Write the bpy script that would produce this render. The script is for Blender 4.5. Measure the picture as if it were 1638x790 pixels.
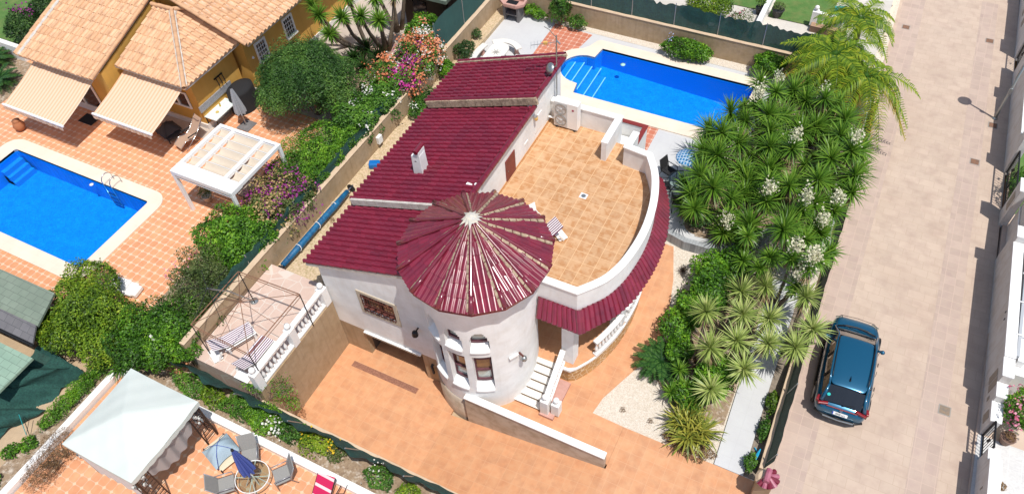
import bpy, bmesh, math, random
import numpy as np
from mathutils import Vector, Matrix
R=math.radians; PI=math.pi
random.seed(7)
S=bpy.context.scene; C=S.collection
for o in list(bpy.data.objects): bpy.data.objects.remove(o)
# ------------------------------------------------ camera, sky, sun, exposure
cd=bpy.data.cameras.new('camera'); cam=bpy.data.objects.new('camera',cd); C.objects.link(cam)
rt=Vector((0.89357147,0.44598904,-0.05122309)); up=Vector((-0.31423724,0.70288764,0.63812532)); fw=Vector((-0.32060098,0.55411438,-0.76822671))
mw=Matrix((rt,up,-fw)).transposed().to_4x4(); mw.translation=(0,0,26); cam.matrix_world=mw
cd.sensor_width=36; cd.lens=1220/1638*36; cd.clip_end=2000; cd.clip_start=.5
S.camera=cam
sv=Vector((.345,-.20,1)).normalized()       # towards the sun
el=math.asin(sv.z); azm=math.atan2(sv.x,sv.y)
W=bpy.data.worlds.new('World'); S.world=W; W.use_nodes=True
nt=W.node_tree; bg=nt.nodes['Background']; sk=nt.nodes.new('ShaderNodeTexSky'); sk.sky_type='NISHITA'; sk.sun_disc=False
sk.sun_elevation=el; sk.sun_rotation=azm; sk.air_density=1.0; sk.dust_density=1.5
nt.links.new(sk.outputs[0],bg.inputs[0]); bg.inputs[1].default_value=.125
sl=bpy.data.lights.new('sun','SUN'); sl.energy=4.3; sl.angle=R(.5); sl.color=(1,.965,.91)
so=bpy.data.objects.new('sun',sl); C.objects.link(so); so.rotation_euler=sv.to_track_quat('Z','Y').to_euler(); so.location=(10,-10,40)
S.view_settings.view_transform='Standard'; S.view_settings.look='None'; S.view_settings.gamma=1; S.view_settings.exposure=-.02
S.render.resolution_x=1024; S.render.resolution_y=493
# ------------------------------------------------ materials
MT={}
def lin(r,g,b):
    f=lambda c:(c/255/12.92) if c/255<=.04045 else ((c/255+.055)/1.055)**2.4
    return (f(r),f(g),f(b))
def mat(name,col,rough=.75,col2=None,ns=3.,nd=4,mixlo=.35,mixhi=.65,col3=None,n3=20.,a3=.5,bump=0,bs=30.,bd=.01,metal=0,coat=0,
        grid=None,gcol=None,gw=.02,dot=None,dotc=None,tvar=0,rnd=None,transl=0,spec=.5,off=(0,0),rot=0,stag=0,rndvar=0,alpha=None,streak=0,streakc=(.30,.25,.19)):
    """grid=(px,py) tile pitch in world metres; dot=size of corner insets; rnd=list of colours picked per face"""
    if name in MT: return MT[name]
    m=bpy.data.materials.new(name); m.use_nodes=True; t=m.node_tree; N=t.nodes; L=t.links
    b=N['Principled BSDF']; out=N['Material Output']
    b.inputs['Roughness'].default_value=rough; b.inputs['Metallic'].default_value=metal; b.inputs['Coat Weight'].default_value=coat; b.inputs['Coat Roughness'].default_value=.08
    b.inputs['Specular IOR Level'].default_value=spec
    def n(ty,**k):
        x=N.new('ShaderNode'+ty)
        for a,v in k.items(): setattr(x,a,v)
        return x
    def math_(op,a,b_=None,c=None):
        x=n('Math',operation=op)
        for i,v in enumerate((a,b_,c)):
            if v is None: continue
            if isinstance(v,(int,float)): x.inputs[i].default_value=v
            else: L.new(v,x.inputs[i])
        return x.outputs[0]
    def mix(f,a,b_,bt='MIX'):
        x=n('MixRGB',blend_type=bt)
        for i,v in enumerate((f,a,b_)):
            if isinstance(v,(int,float)): x.inputs[i].default_value=v
            elif isinstance(v,tuple): x.inputs[i].default_value=(*v[:3],1)
            else: L.new(v,x.inputs[i])
        return x.outputs[0]
    pos=n('NewGeometry').outputs['Position']
    def noise(sc,det=4,rg=.6):
        x=n('TexNoise'); x.inputs['Scale'].default_value=sc; x.inputs['Detail'].default_value=det; x.inputs['Roughness'].default_value=rg; L.new(pos,x.inputs['Vector']); return x.outputs['Fac']
    def ramp(f,lo,hi):
        x=n('MapRange'); L.new(f,x.inputs[0]); x.inputs[1].default_value=lo; x.inputs[2].default_value=hi; return x.outputs[0]
    c=tuple(col)
    if rnd:
        at=n('Attribute',attribute_name='rnd'); cr=n('ValToRGB'); L.new(at.outputs['Fac'],cr.inputs[0]); e=cr.color_ramp.elements
        while len(e)<len(rnd): e.new(.5)
        for i,q in enumerate(rnd): e[i].position=i/(len(rnd)-1); e[i].color=(*q,1)
        c=cr.outputs[0]
    if col2: c=mix(ramp(noise(ns,nd),mixlo,mixhi),c,tuple(col2))
    if col3: c=mix(math_('MULTIPLY',ramp(noise(n3,3),.45,.7),a3),c,tuple(col3))
    if streak:
        mp=n('Mapping'); mp.inputs['Scale'].default_value=(5,5,.35); L.new(pos,mp.inputs[0]); x=n('TexNoise'); x.inputs['Scale'].default_value=1.3; x.inputs['Detail'].default_value=5; L.new(mp.outputs[0],x.inputs['Vector']); c=mix(math_('MULTIPLY',ramp(x.outputs['Fac'],.52,.78),streak),c,tuple(streakc))
    if rndvar:
        at=n('Attribute',attribute_name='rnd'); v=math_('MULTIPLY_ADD',at.outputs['Fac'],rndvar,1-rndvar/2)
        hs=n('HueSaturation'); L.new(v,hs.inputs['Value']); 
        if isinstance(c,tuple): hs.inputs['Color'].default_value=(*c,1)
        else: L.new(c,hs.inputs['Color'])
        c=hs.outputs[0]
    gm=None
    if grid:
        mp=n('Mapping'); mp.inputs['Rotation'].default_value=(0,0,rot); mp.inputs['Location'].default_value=(off[0],off[1],0); L.new(pos,mp.inputs[0])
        sp=n('SeparateXYZ'); L.new(mp.outputs[0],sp.inputs[0])
        y=math_('DIVIDE',sp.outputs[1],grid[1]); fy=math_('FRACT',y); iy=math_('FLOOR',y)
        x=math_('DIVIDE',sp.outputs[0],grid[0])
        if stag: x=math_('ADD',x,math_('MULTIPLY',iy,stag))
        fx=math_('FRACT',x); ix=math_('FLOOR',x)
        ex=math_('MULTIPLY',math_('SUBTRACT',.5,math_('ABSOLUTE',math_('SUBTRACT',fx,.5))),grid[0])
        ey=math_('MULTIPLY',math_('SUBTRACT',.5,math_('ABSOLUTE',math_('SUBTRACT',fy,.5))),grid[1])
        gm=math_('LESS_THAN',math_('MINIMUM',ex,ey),gw)
        if tvar:
            cb=n('CombineXYZ'); L.new(ix,cb.inputs[0]); L.new(iy,cb.inputs[1])
            wn=n('TexWhiteNoise',noise_dimensions='3D'); L.new(cb.outputs[0],wn.inputs[0])
            hs=n('HueSaturation'); L.new(math_('MULTIPLY_ADD',wn.outputs[0],tvar,1-tvar/2),hs.inputs['Value'])
            if isinstance(c,tuple): hs.inputs['Color'].default_value=(*c,1)
            else: L.new(c,hs.inputs['Color'])
            c=hs.outputs[0]
        c=mix(gm,c,tuple(gcol))
        if dot:
            dm=math_('LESS_THAN',math_('ADD',ex,ey),dot); c=mix(dm,c,tuple(dotc))
    if isinstance(c,tuple): b.inputs['Base Color'].default_value=(*c,1)
    else: L.new(c,b.inputs['Base Color'])
    if bump:
        bp=n('Bump'); bp.inputs['Strength'].default_value=bump; bp.inputs['Distance'].default_value=bd
        h=noise(bs,5)
        if gm is not None: h=math_('SUBTRACT',h,math_('MULTIPLY',gm,.6))
        L.new(h,bp.inputs['Height']); L.new(bp.outputs[0],b.inputs['Normal'])
    last=b.outputs[0]
    if transl:
        tr=n('BsdfTranslucent'); 
        if isinstance(c,tuple): tr.inputs[0].default_value=(*c,1)
        else: L.new(c,tr.inputs[0])
        ms=n('MixShader'); ms.inputs[0].default_value=transl; L.new(last,ms.inputs[1]); L.new(tr.outputs[0],ms.inputs[2]); last=ms.outputs[0]
    if alpha is not None:   # fine open weave: holes
        tp=n('BsdfTransparent'); ms=n('MixShader')
        ms.inputs[0].default_value=alpha; L.new(tp.outputs[0],ms.inputs[1]); L.new(last,ms.inputs[2]); last=ms.outputs[0]
    L.new(last,out.inputs[0]); MT[name]=m; return m
def glass_like(name,tint,rough=.03):
    m=bpy.data.materials.new(name); m.use_nodes=True; t=m.node_tree; N=t.nodes; L=t.links; N.remove(N['Principled BSDF'])
    tp=N.new('ShaderNodeBsdfTransparent'); tp.inputs[0].default_value=(*tint,1); gl=N.new('ShaderNodeBsdfGlossy'); gl.inputs['Roughness'].default_value=rough
    fr=N.new('ShaderNodeFresnel'); fr.inputs[0].default_value=1.33; ms=N.new('ShaderNodeMixShader')
    L.new(fr.outputs[0],ms.inputs[0]); L.new(tp.outputs[0],ms.inputs[1]); L.new(gl.outputs[0],ms.inputs[2]); L.new(ms.outputs[0],N['Material Output'].inputs[0])
    return m,N,L,gl,fr
water,N_,L_,gl_,fr_=glass_like('pool_water',(.5,.88,.98),.04)
nz=N_.new('ShaderNodeTexNoise'); nz.inputs['Scale'].default_value=7; nz.inputs['Detail'].default_value=3; ge=N_.new('ShaderNodeNewGeometry'); L_.new(ge.outputs[0],nz.inputs[0])
bp=N_.new('ShaderNodeBump'); bp.inputs['Strength'].default_value=.6; bp.inputs['Distance'].default_value=.05; L_.new(nz.outputs[0],bp.inputs['Height']); L_.new(bp.outputs[0],gl_.inputs['Normal']); L_.new(bp.outputs[0],fr_.inputs['Normal'])
clear=glass_like('clear_glass',(.82,.88,.86),.02)[0]

plaster=mat('plaster',(.88,.885,.87),.85,streak=.16,streakc=(.55,.50,.43),col2=(.76,.765,.755),ns=.9,col3=(.60,.54,.46),n3=2.2,a3=.25,bump=.25,bs=60)
white=mat('white_paint',(.86,.85,.83),.6,col2=(.80,.79,.76),ns=2,bump=.08,bs=40)
ochre_render=mat('beige_render',(.44,.325,.21),.9,streak=.5,streakc=(.24,.16,.09),col2=(.39,.28,.165),ns=1.6,col3=(.28,.19,.10),n3=3.5,a3=.45,bump=.3,bs=45)
beige_cap=mat('beige_coping',(.62,.47,.33),.85,col2=(.54,.40,.27),ns=3,bump=.1)
yellow=mat('yellow_render',(.64,.37,.085),.85,streak=.3,streakc=(.42,.24,.07),col2=(.60,.33,.065),ns=1.2,bump=.25,bs=50)
drive=mat('driveway_tile',(.59,.275,.13),.62,col2=(.62,.335,.175),ns=3.5,mixlo=.3,mixhi=.7,col3=(.42,.185,.095),n3=2.3,a3=.45,grid=(.42,.42),gcol=(.61,.34,.19),gw=.007,tvar=.085,bump=.1,bs=12)
oct_=mat('octagon_tile',(.66,.29,.14),.65,col2=(.72,.35,.18),ns=2,col3=(.58,.23,.1),n3=6,a3=.4,grid=(.33,.33),gcol=(.66,.46,.34),gw=.013,dot=.085,dotc=(.74,.52,.36),tvar=.14)
octs=mat('octagon_tile_small',(.66,.30,.15),.65,col2=(.72,.36,.19),ns=1.5,col3=(.55,.23,.11),n3=4,a3=.4,grid=(.34,.34),gcol=(.64,.40,.27),gw=.010,dot=.075,dotc=(.72,.48,.32),tvar=.12)
redtile=mat('red_octagon_tile',(.50,.16,.09),.65,col2=(.55,.20,.12),ns=2,grid=(.3,.3),gcol=(.62,.36,.28),gw=.013,dot=.07,dotc=(.66,.42,.32),tvar=.15)
roofter=mat('roof_terrace_tile',(.54,.32,.165),.6,col2=(.46,.23,.095),ns=4.2,nd=2,mixlo=.44,mixhi=.58,col3=(.60,.40,.24),n3=3.1,a3=.5,grid=(.45,.45),gcol=(.66,.43,.24),gw=.011,tvar=.10,off=(.2,.1))
streetm=mat('street_paving',(.50,.385,.30),.85,col2=(.54,.425,.335),ns=.5,nd=3,col3=(.40,.29,.235),n3=1.6,a3=.55,grid=(.6,.4),gcol=(.44,.33,.25),gw=.006,tvar=.075,stag=.37,bump=.25,bs=35,rot=R(.6))
streetb=mat('street_paving_band',(.45,.345,.285),.85,col2=(.49,.38,.31),ns=.9,col3=(.42,.31,.27),n3=2.5,a3=.6,grid=(.4,.4),gcol=(.54,.41,.33),gw=.008,tvar=.12,bump=.25,bs=35)
whitedeck=mat('white_deck',(.56,.565,.565),.8,col2=(.53,.53,.535),ns=1.4,bump=.2,bs=60,grid=(.6,.6),gcol=(.50,.50,.50),gw=.005)
coping=mat('cream_coping',(.80,.68,.55),.7,col2=(.74,.62,.50),ns=1.5,grid=(.5,.5),gcol=(.70,.58,.47),gw=.005,bump=.1)
basin=mat('pool_mosaic',(.004,.28,.76),.4,col2=(.008,.36,.84),ns=3,col3=(.0,.09,.42),n3=26,a3=.5,grid=(.05,.05),gcol=(.004,.28,.8),gw=.002,tvar=.3)
basin_step=mat('pool_step_mosaic',(.02,.27,.72),.4,col2=(.02,.32,.8),ns=3,grid=(.05,.05),gcol=(.03,.3,.7),gw=.002,tvar=.3)
gravelw=mat('pale_gravel',(.74,.68,.59),.95,col2=(.60,.52,.42),ns=14,nd=3,col3=(.42,.34,.26),n3=30,a3=.75,bump=.9,bs=22,bd=.03)
gravelb=mat('garden_gravel',(.66,.52,.36),.95,col2=(.52,.38,.24),ns=9,nd=4,col3=(.30,.25,.10),n3=14,a3=.8,bump=.9,bs=22,bd=.03)
earth=mat('planting_bed_soil',(.32,.23,.15),.95,col2=(.54,.46,.37),ns=6,nd=5,mixlo=.5,mixhi=.66,col3=(.17,.11,.07),n3=9,a3=.7,bump=.8,bs=15,bd=.03)
sand=mat('sand_ground',(.50,.37,.24),.95,col2=(.44,.32,.2),ns=1.2,col3=(.36,.27,.18),n3=5,a3=.4,bump=.5,bs=25)
concrete=mat('concrete_ground',(.52,.44,.37),.9,col2=(.46,.39,.33),ns=1,col3=(.36,.30,.26),n3=2.5,a3=.5,bump=.3)
lawnm=mat('lawn_turf',(.10,.20,.045),.95,col2=(.07,.16,.03),ns=3,col3=(.22,.2,.07),n3=2,a3=.4,bump=.8,bs=90,bd=.02)
crazy=mat('crazy_paving',(.55,.40,.33),.85,col2=(.60,.46,.38),ns=2,bump=.2)
# crazy paving joints
t=crazy.node_tree; v=t.nodes.new('ShaderNodeTexVoronoi'); v.feature='DISTANCE_TO_EDGE'; v.inputs['Scale'].default_value=1.9; v.inputs['Randomness'].default_value=.75
g=t.nodes.new('ShaderNodeNewGeometry'); t.links.new(g.outputs[0],v.inputs['Vector']); lt=t.nodes.new('ShaderNodeMath'); lt.operation='LESS_THAN'; lt.inputs[1].default_value=.028; t.links.new(v.outputs['Distance'],lt.inputs[0])
pb=t.nodes['Principled BSDF']; src=pb.inputs['Base Color'].links[0].from_socket; mx=t.nodes.new('ShaderNodeMixRGB'); t.links.new(lt.outputs[0],mx.inputs[0]); t.links.new(src,mx.inputs[1]); mx.inputs[2].default_value=(.62,.54,.47,1); t.links.new(mx.outputs[0],pb.inputs['Base Color'])
stone=mat('ochre_stone_facing',(.60,.36,.14),.85,col2=(.40,.22,.08),ns=2.5,bump=.4,bs=20)
t=stone.node_tree; v=t.nodes.new('ShaderNodeTexVoronoi'); v.feature='DISTANCE_TO_EDGE'; v.inputs['Scale'].default_value=4.2
g=t.nodes.new('ShaderNodeNewGeometry'); t.links.new(g.outputs[0],v.inputs['Vector']); lt=t.nodes.new('ShaderNodeMath'); lt.operation='LESS_THAN'; lt.inputs[1].default_value=.05; t.links.new(v.outputs['Distance'],lt.inputs[0])
pb=t.nodes['Principled BSDF']; src=pb.inputs['Base Color'].links[0].from_socket; mx=t.nodes.new('ShaderNodeMixRGB'); t.links.new(lt.outputs[0],mx.inputs[0]); t.links.new(src,mx.inputs[1]); mx.inputs[2].default_value=(.66,.52,.34,1); t.links.new(mx.outputs[0],pb.inputs['Base Color'])
maroon=mat('maroon_glazed_tile',(.185,.012,.029),.30,coat=.5,rndvar=.26,col2=(.21,.016,.036),ns=5,col3=(.12,.015,.034),n3=.8,a3=.5,spec=.45)
maroon_gloss=mat('maroon_cone_tile',(.19,.012,.029),.3,coat=.6,rndvar=.3,col2=(.21,.018,.042),ns=5,col3=(.11,.014,.032),n3=2.,a3=.6,spec=.55)
sandtile=mat('pale_clay_tile',(.70,.41,.235),.85,rnd=[(.61,.36,.20),(.66,.405,.235),(.70,.44,.26),(.73,.475,.29)],col3=(.38,.22,.14),n3=3.4,a3=.5,ns=3)
mortar=mat('roof_mortar',(.55,.43,.30),.95,col2=(.36,.26,.18),ns=8,col3=(.16,.11,.08),n3=9,a3=.7,bump=.5)
mortar_w=mat('pale_mortar',(.62,.58,.52),.95,col2=(.48,.43,.38),ns=5,bump=.5)
wood_red=mat('mahogany_paint',(.10,.028,.022),.5,col2=(.13,.04,.03),ns=8)
darkwood=mat('dark_timber',(.045,.025,.016),.6,col2=(.065,.035,.02),ns=6,grid=(10,.14),gcol=(.015,.01,.008),gw=.006)
metal_dark=mat('dark_metal',(.03,.03,.033),.45,metal=.6)
metal_brown=mat('brown_metal',(.045,.022,.015),.5,metal=.3)
rust=mat('rusty_steel',(.27,.13,.075),.8,col2=(.16,.085,.05),ns=7)
steel=mat('stainless_steel',(.62,.62,.63),.18,metal=1)
galv=mat('galvanised_metal',(.38,.40,.40),.4,metal=.8)
alu=mat('white_aluminium',(.84,.84,.84),.35)
plasticw=mat('white_plastic',(.82,.81,.78),.4)
canvas=mat('cream_canvas',(.74,.66,.54),.9,col2=(.70,.61,.49),ns=1.5,transl=.25)
awn=mat('peach_striped_canvas',(.76,.47,.29),.9,grid=(.19,50),gcol=(.80,.60,.44),gw=.05,transl=.12,off=(.05,0))
tentm=mat('pale_grey_canvas',(.64,.69,.65),.85,col2=(.61,.665,.62),ns=1.1,transl=.08)
tent_in=mat('gazebo_curtain',(.46,.43,.42),.9,transl=.3)
tent_w=mat('white_curtain',(.74,.72,.72),.9,transl=.25)
netting=mat('green_shade_net',(.012,.062,.052),.9,col2=(.02,.09,.072),ns=5,col3=(.006,.03,.026),n3=18,a3=.8,alpha=.975,bump=.6,bs=20,bd=.03)
netfine=mat('open_green_net',(.012,.07,.058),.9,col2=(.015,.085,.07),ns=4,alpha=.86,bump=.5,bs=10,bd=.03)
greensh=mat('green_shingle',(.17,.215,.165),.9,col2=(.20,.245,.19),ns=1.5,grid=(.4,.26),gcol=(.11,.135,.11),gw=.008,tvar=.14,stag=.5)
greysh=mat('grey_shingle',(.13,.125,.135),.9,col2=(.16,.155,.16),ns=2,grid=(.4,.26),gcol=(.08,.08,.085),gw=.008,tvar=.2,stag=.5)
blackm=mat('black_fabric',(.016,.016,.018),.9)
greyf=mat('grey_mesh_fabric',(.27,.265,.25),.8,bump=.2,bs=150)
bluef=mat('blue_fabric',(.075,.12,.42),.85,transl=.15)
lbluef=mat('pale_blue_fabric',(.33,.43,.50),.85)
greyfab=mat('grey_parasol_fabric',(.32,.34,.37),.85)
bluecov=mat('blue_pool_cover',(.006,.14,.30),.5,col2=(.008,.07,.17),ns=6,bump=.8,bs=9,bd=.04)
magenta=mat('magenta_towel',(.50,.012,.08),.95,grid=(50,.30),gcol=(.75,.55,.55),gw=.04)
stripe=mat('burgundy_striped_cushion',(.80,.78,.76),.9,grid=(.115,50),gcol=(.10,.010,.05),gw=.024,rot=R(0))
terracotta=mat('terracotta_pot',(.42,.16,.07),.8)
rock=mat('pale_rock',(.50,.40,.30),.95,col2=(.36,.28,.2),ns=8,bump=.6)
bark=mat('grey_bark',(.24,.185,.135),.95,col2=(.14,.10,.07),ns=14,bump=.6)
turq=mat('turquoise_paint',(.02,.36,.38),.5)
pinkst=mat('pink_stone',(.55,.32,.27),.9,col2=(.48,.27,.22),ns=5)
greyst=mat('grey_cast_stone',(.19,.18,.18),.9,col2=(.14,.13,.13),ns=5)
tablest=mat('pale_table_stone',(.72,.70,.64),.6,col2=(.72,.69,.63),ns=2)
lamp_y=mat('amber_glass',(.65,.40,.12),.3)
curtainm=mat('window_glass_with_net_curtain',(.50,.56,.50),.12,col2=(.38,.45,.42),ns=6,coat=.6)
glassb=mat('tinted_window_glass',(.16,.085,.035),.06,col2=(.20,.11,.05),ns=1,coat=1)
glassd=mat('dark_window_glass',(.012,.014,.016),.05,coat=1)
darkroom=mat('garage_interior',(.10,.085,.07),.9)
carp=mat('blue_car_paint',(.006,.105,.20),.28,metal=.45,coat=1)
carblk=mat('black_plastic_trim',(.014,.014,.015),.45)
tyre=mat('tyre_rubber',(.014,.014,.014),.85)
redl=mat('tail_light_red',(.22,.006,.012),.4)
plate=mat('number_plate_white',(.78,.78,.76),.4)
platet=mat('number_plate_black_ink',(.01,.01,.01),.5)
tealst=mat('turquoise_sticker',(.03,.55,.50),.5)
eu=mat('blue_plate_band',(.01,.04,.35),.5)
pinkf=mat('pink_petals',(.75,.16,.28),.8,transl=.3)
mosaic=mat('grey_mosaic_panel',(.40,.40,.41),.7,col2=(.22,.23,.25),ns=25)
patt=mat('patterned_white_tile',(.64,.63,.61),.7,col2=(.58,.57,.55),ns=2,col3=(.45,.44,.43),n3=14,a3=.5,grid=(.4,.4),gcol=(.68,.67,.65),gw=.005)
eastwall=mat('painted_street_wall',(.68,.66,.64),.85,streak=.45,streakc=(.42,.35,.28),col2=(.64,.61,.58),ns=1.2,col3=(.50,.40,.32),n3=2.4,a3=.3,bump=.3,bs=50)
boxwood=mat('weathered_timber',(.42,.27,.17),.8,col2=(.34,.21,.13),ns=6,grid=(50,.12),gcol=(.2,.12,.08),gw=.008)
def leafm(name,cols,tr=.3,rough=.5): return mat(name,cols[0],rough,rnd=cols,transl=tr,spec=.35)
L_mid=leafm('mid_green_leaf',[(.02,.065,.008),(.05,.14,.015),(.10,.245,.025),(.20,.39,.045)])
L_bright=leafm('bright_green_leaf',[(.025,.08,.007),(.07,.19,.012),(.14,.33,.018),(.29,.50,.035)])
L_lime=leafm('lime_green_leaf',[(.04,.09,.008),(.11,.21,.012),(.22,.35,.02),(.42,.50,.045)])
L_dark=leafm('dark_green_leaf',[(.015,.045,.010),(.025,.070,.014),(.045,.11,.02),(.08,.16,.03)])
L_olive=leafm('fine_dark_olive_leaf',[(.026,.075,.015),(.055,.14,.025),(.10,.21,.036),(.19,.33,.06)])
L_dry=leafm('dry_brown_twig',[(.10,.055,.025),(.17,.10,.045),(.25,.15,.07),(.32,.21,.11)],.1,.9)
L_scrag=leafm('dusty_green_leaf',[(.05,.085,.02),(.085,.13,.03),(.13,.18,.045),(.21,.22,.085)])
L_drybou=leafm('mixed_dry_bracts',[(.09,.17,.03),(.30,.26,.08),(.48,.32,.13),(.60,.40,.2)])
L_yucca=leafm('yucca_blade',[(.028,.085,.010),(.075,.18,.018),(.145,.29,.028),(.29,.44,.06)],.3,.38)
L_yvar=leafm('pale_variegated_blade',[(.15,.23,.045),(.27,.37,.08),(.42,.50,.15),(.60,.60,.26)],.25,.4)
L_agave=leafm('yellow_edged_strap',[(.06,.12,.02),(.14,.19,.03),(.34,.33,.05),(.55,.50,.10)],.15,.4)
L_ydead=leafm('dead_yucca_skirt',[(.16,.10,.05),(.25,.17,.09),(.34,.24,.13),(.42,.32,.2)],.1,.9)
L_palm=leafm('palm_leaflet',[(.05,.13,.01),(.13,.23,.016),(.25,.36,.022),(.46,.46,.035)],.3,.4)
L_palmy=leafm('yellowing_palm_leaflet',[(.16,.19,.03),(.30,.28,.035),(.44,.33,.04),(.42,.27,.07)],.25,.5)
L_cyc=leafm('cycad_leaflet',[(.012,.05,.010),(.025,.08,.014),(.045,.12,.02),(.08,.16,.03)],.1,.35)
F_purple=leafm('purple_bract',[(.20,.02,.16),(.32,.03,.25),(.45,.05,.33)])
F_magenta=leafm('magenta_bract',[(.42,.02,.22),(.60,.03,.32),(.70,.10,.45)])
F_orange=leafm('orange_bract',[(.62,.17,.06),(.74,.26,.12),(.80,.38,.22)])
F_white=leafm('white_flower',[(.70,.70,.62),(.82,.80,.72),(.86,.85,.80)])
F_cream=leafm('cream_panicle',[(.60,.60,.38),(.75,.72,.52),(.84,.80,.64)])
F_pink=leafm('pink_flower',[(.62,.10,.18),(.80,.22,.34),(.85,.42,.5)])
F_yell=leafm('yellow_flower',[(.75,.50,.02),(.85,.62,.05)])
# ------------------------------------------------ helpers
ORI={}
def tag(o,label=None,cat=None,group=None,kind=None):
    if label: o['label']=label
    if cat: o['category']=cat
    if group: o['group']=group
    if kind: o['kind']=kind
    return o
def thing(name,label,cat,loc=(0,0,0),rz=0,group=None,world=True):
    o=bpy.data.objects.new(name,None); C.objects.link(o); o.location=loc; o.rotation_euler=(0,0,rz); o.empty_display_size=.2
    tag(o,label,cat,group)
    if world: ORI[o.name]=Vector(loc)
    return o
def raw(name,vs,fs,m,parent=None,smooth=False,rnd=None,loc=None):
    """numpy / list mesh -> object.  Things built at world coordinates get their origin at their base."""
    vs=np.asarray(vs,dtype=np.float64).reshape(-1,3)
    if parent is not None:
        k=parent.name
        off=ORI.get(k)
        if off is not None: vs=vs-np.array(off)
        loc_=Vector((0,0,0))
    elif loc is None:
        lo,hi=vs.min(0),vs.max(0); loc_=Vector(((lo[0]+hi[0])/2,(lo[1]+hi[1])/2,lo[2])); vs=vs-np.array(loc_)
    else: loc_=Vector(loc)
    me=bpy.data.meshes.new(name)
    if isinstance(fs,np.ndarray):
        nf,k=fs.shape; me.vertices.add(len(vs)); me.vertices.foreach_set('co',vs.astype(np.float32).ravel())
        me.loops.add(nf*k); me.loops.foreach_set('vertex_index',fs.astype(np.int32).ravel())
        me.polygons.add(nf); me.polygons.foreach_set('loop_start',np.arange(0,nf*k,k,dtype=np.int32)); me.polygons.foreach_set('loop_total',np.full(nf,k,dtype=np.int32))
        me.update(calc_edges=True)
    else: me.from_pydata([tuple(v) for v in vs],[],fs); me.update()
    if rnd is not None:
        a=me.attributes.new('rnd','FLOAT','FACE'); a.data.foreach_set('value',np.asarray(rnd,dtype=np.float32))
    if smooth: me.polygons.foreach_set('use_smooth',np.ones(len(me.polygons),dtype=bool))
    me.materials.append(m)
    o=bpy.data.objects.new(name,me); C.objects.link(o); o.location=loc_
    if parent is not None:
        o.parent=parent
        if parent.name in ORI and parent.type=='EMPTY': ORI[o.name]=ORI[parent.name]
        elif parent.name in ORI: ORI[o.name]=ORI[parent.name]
    else: ORI[o.name]=loc_.copy()
    return o
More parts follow.
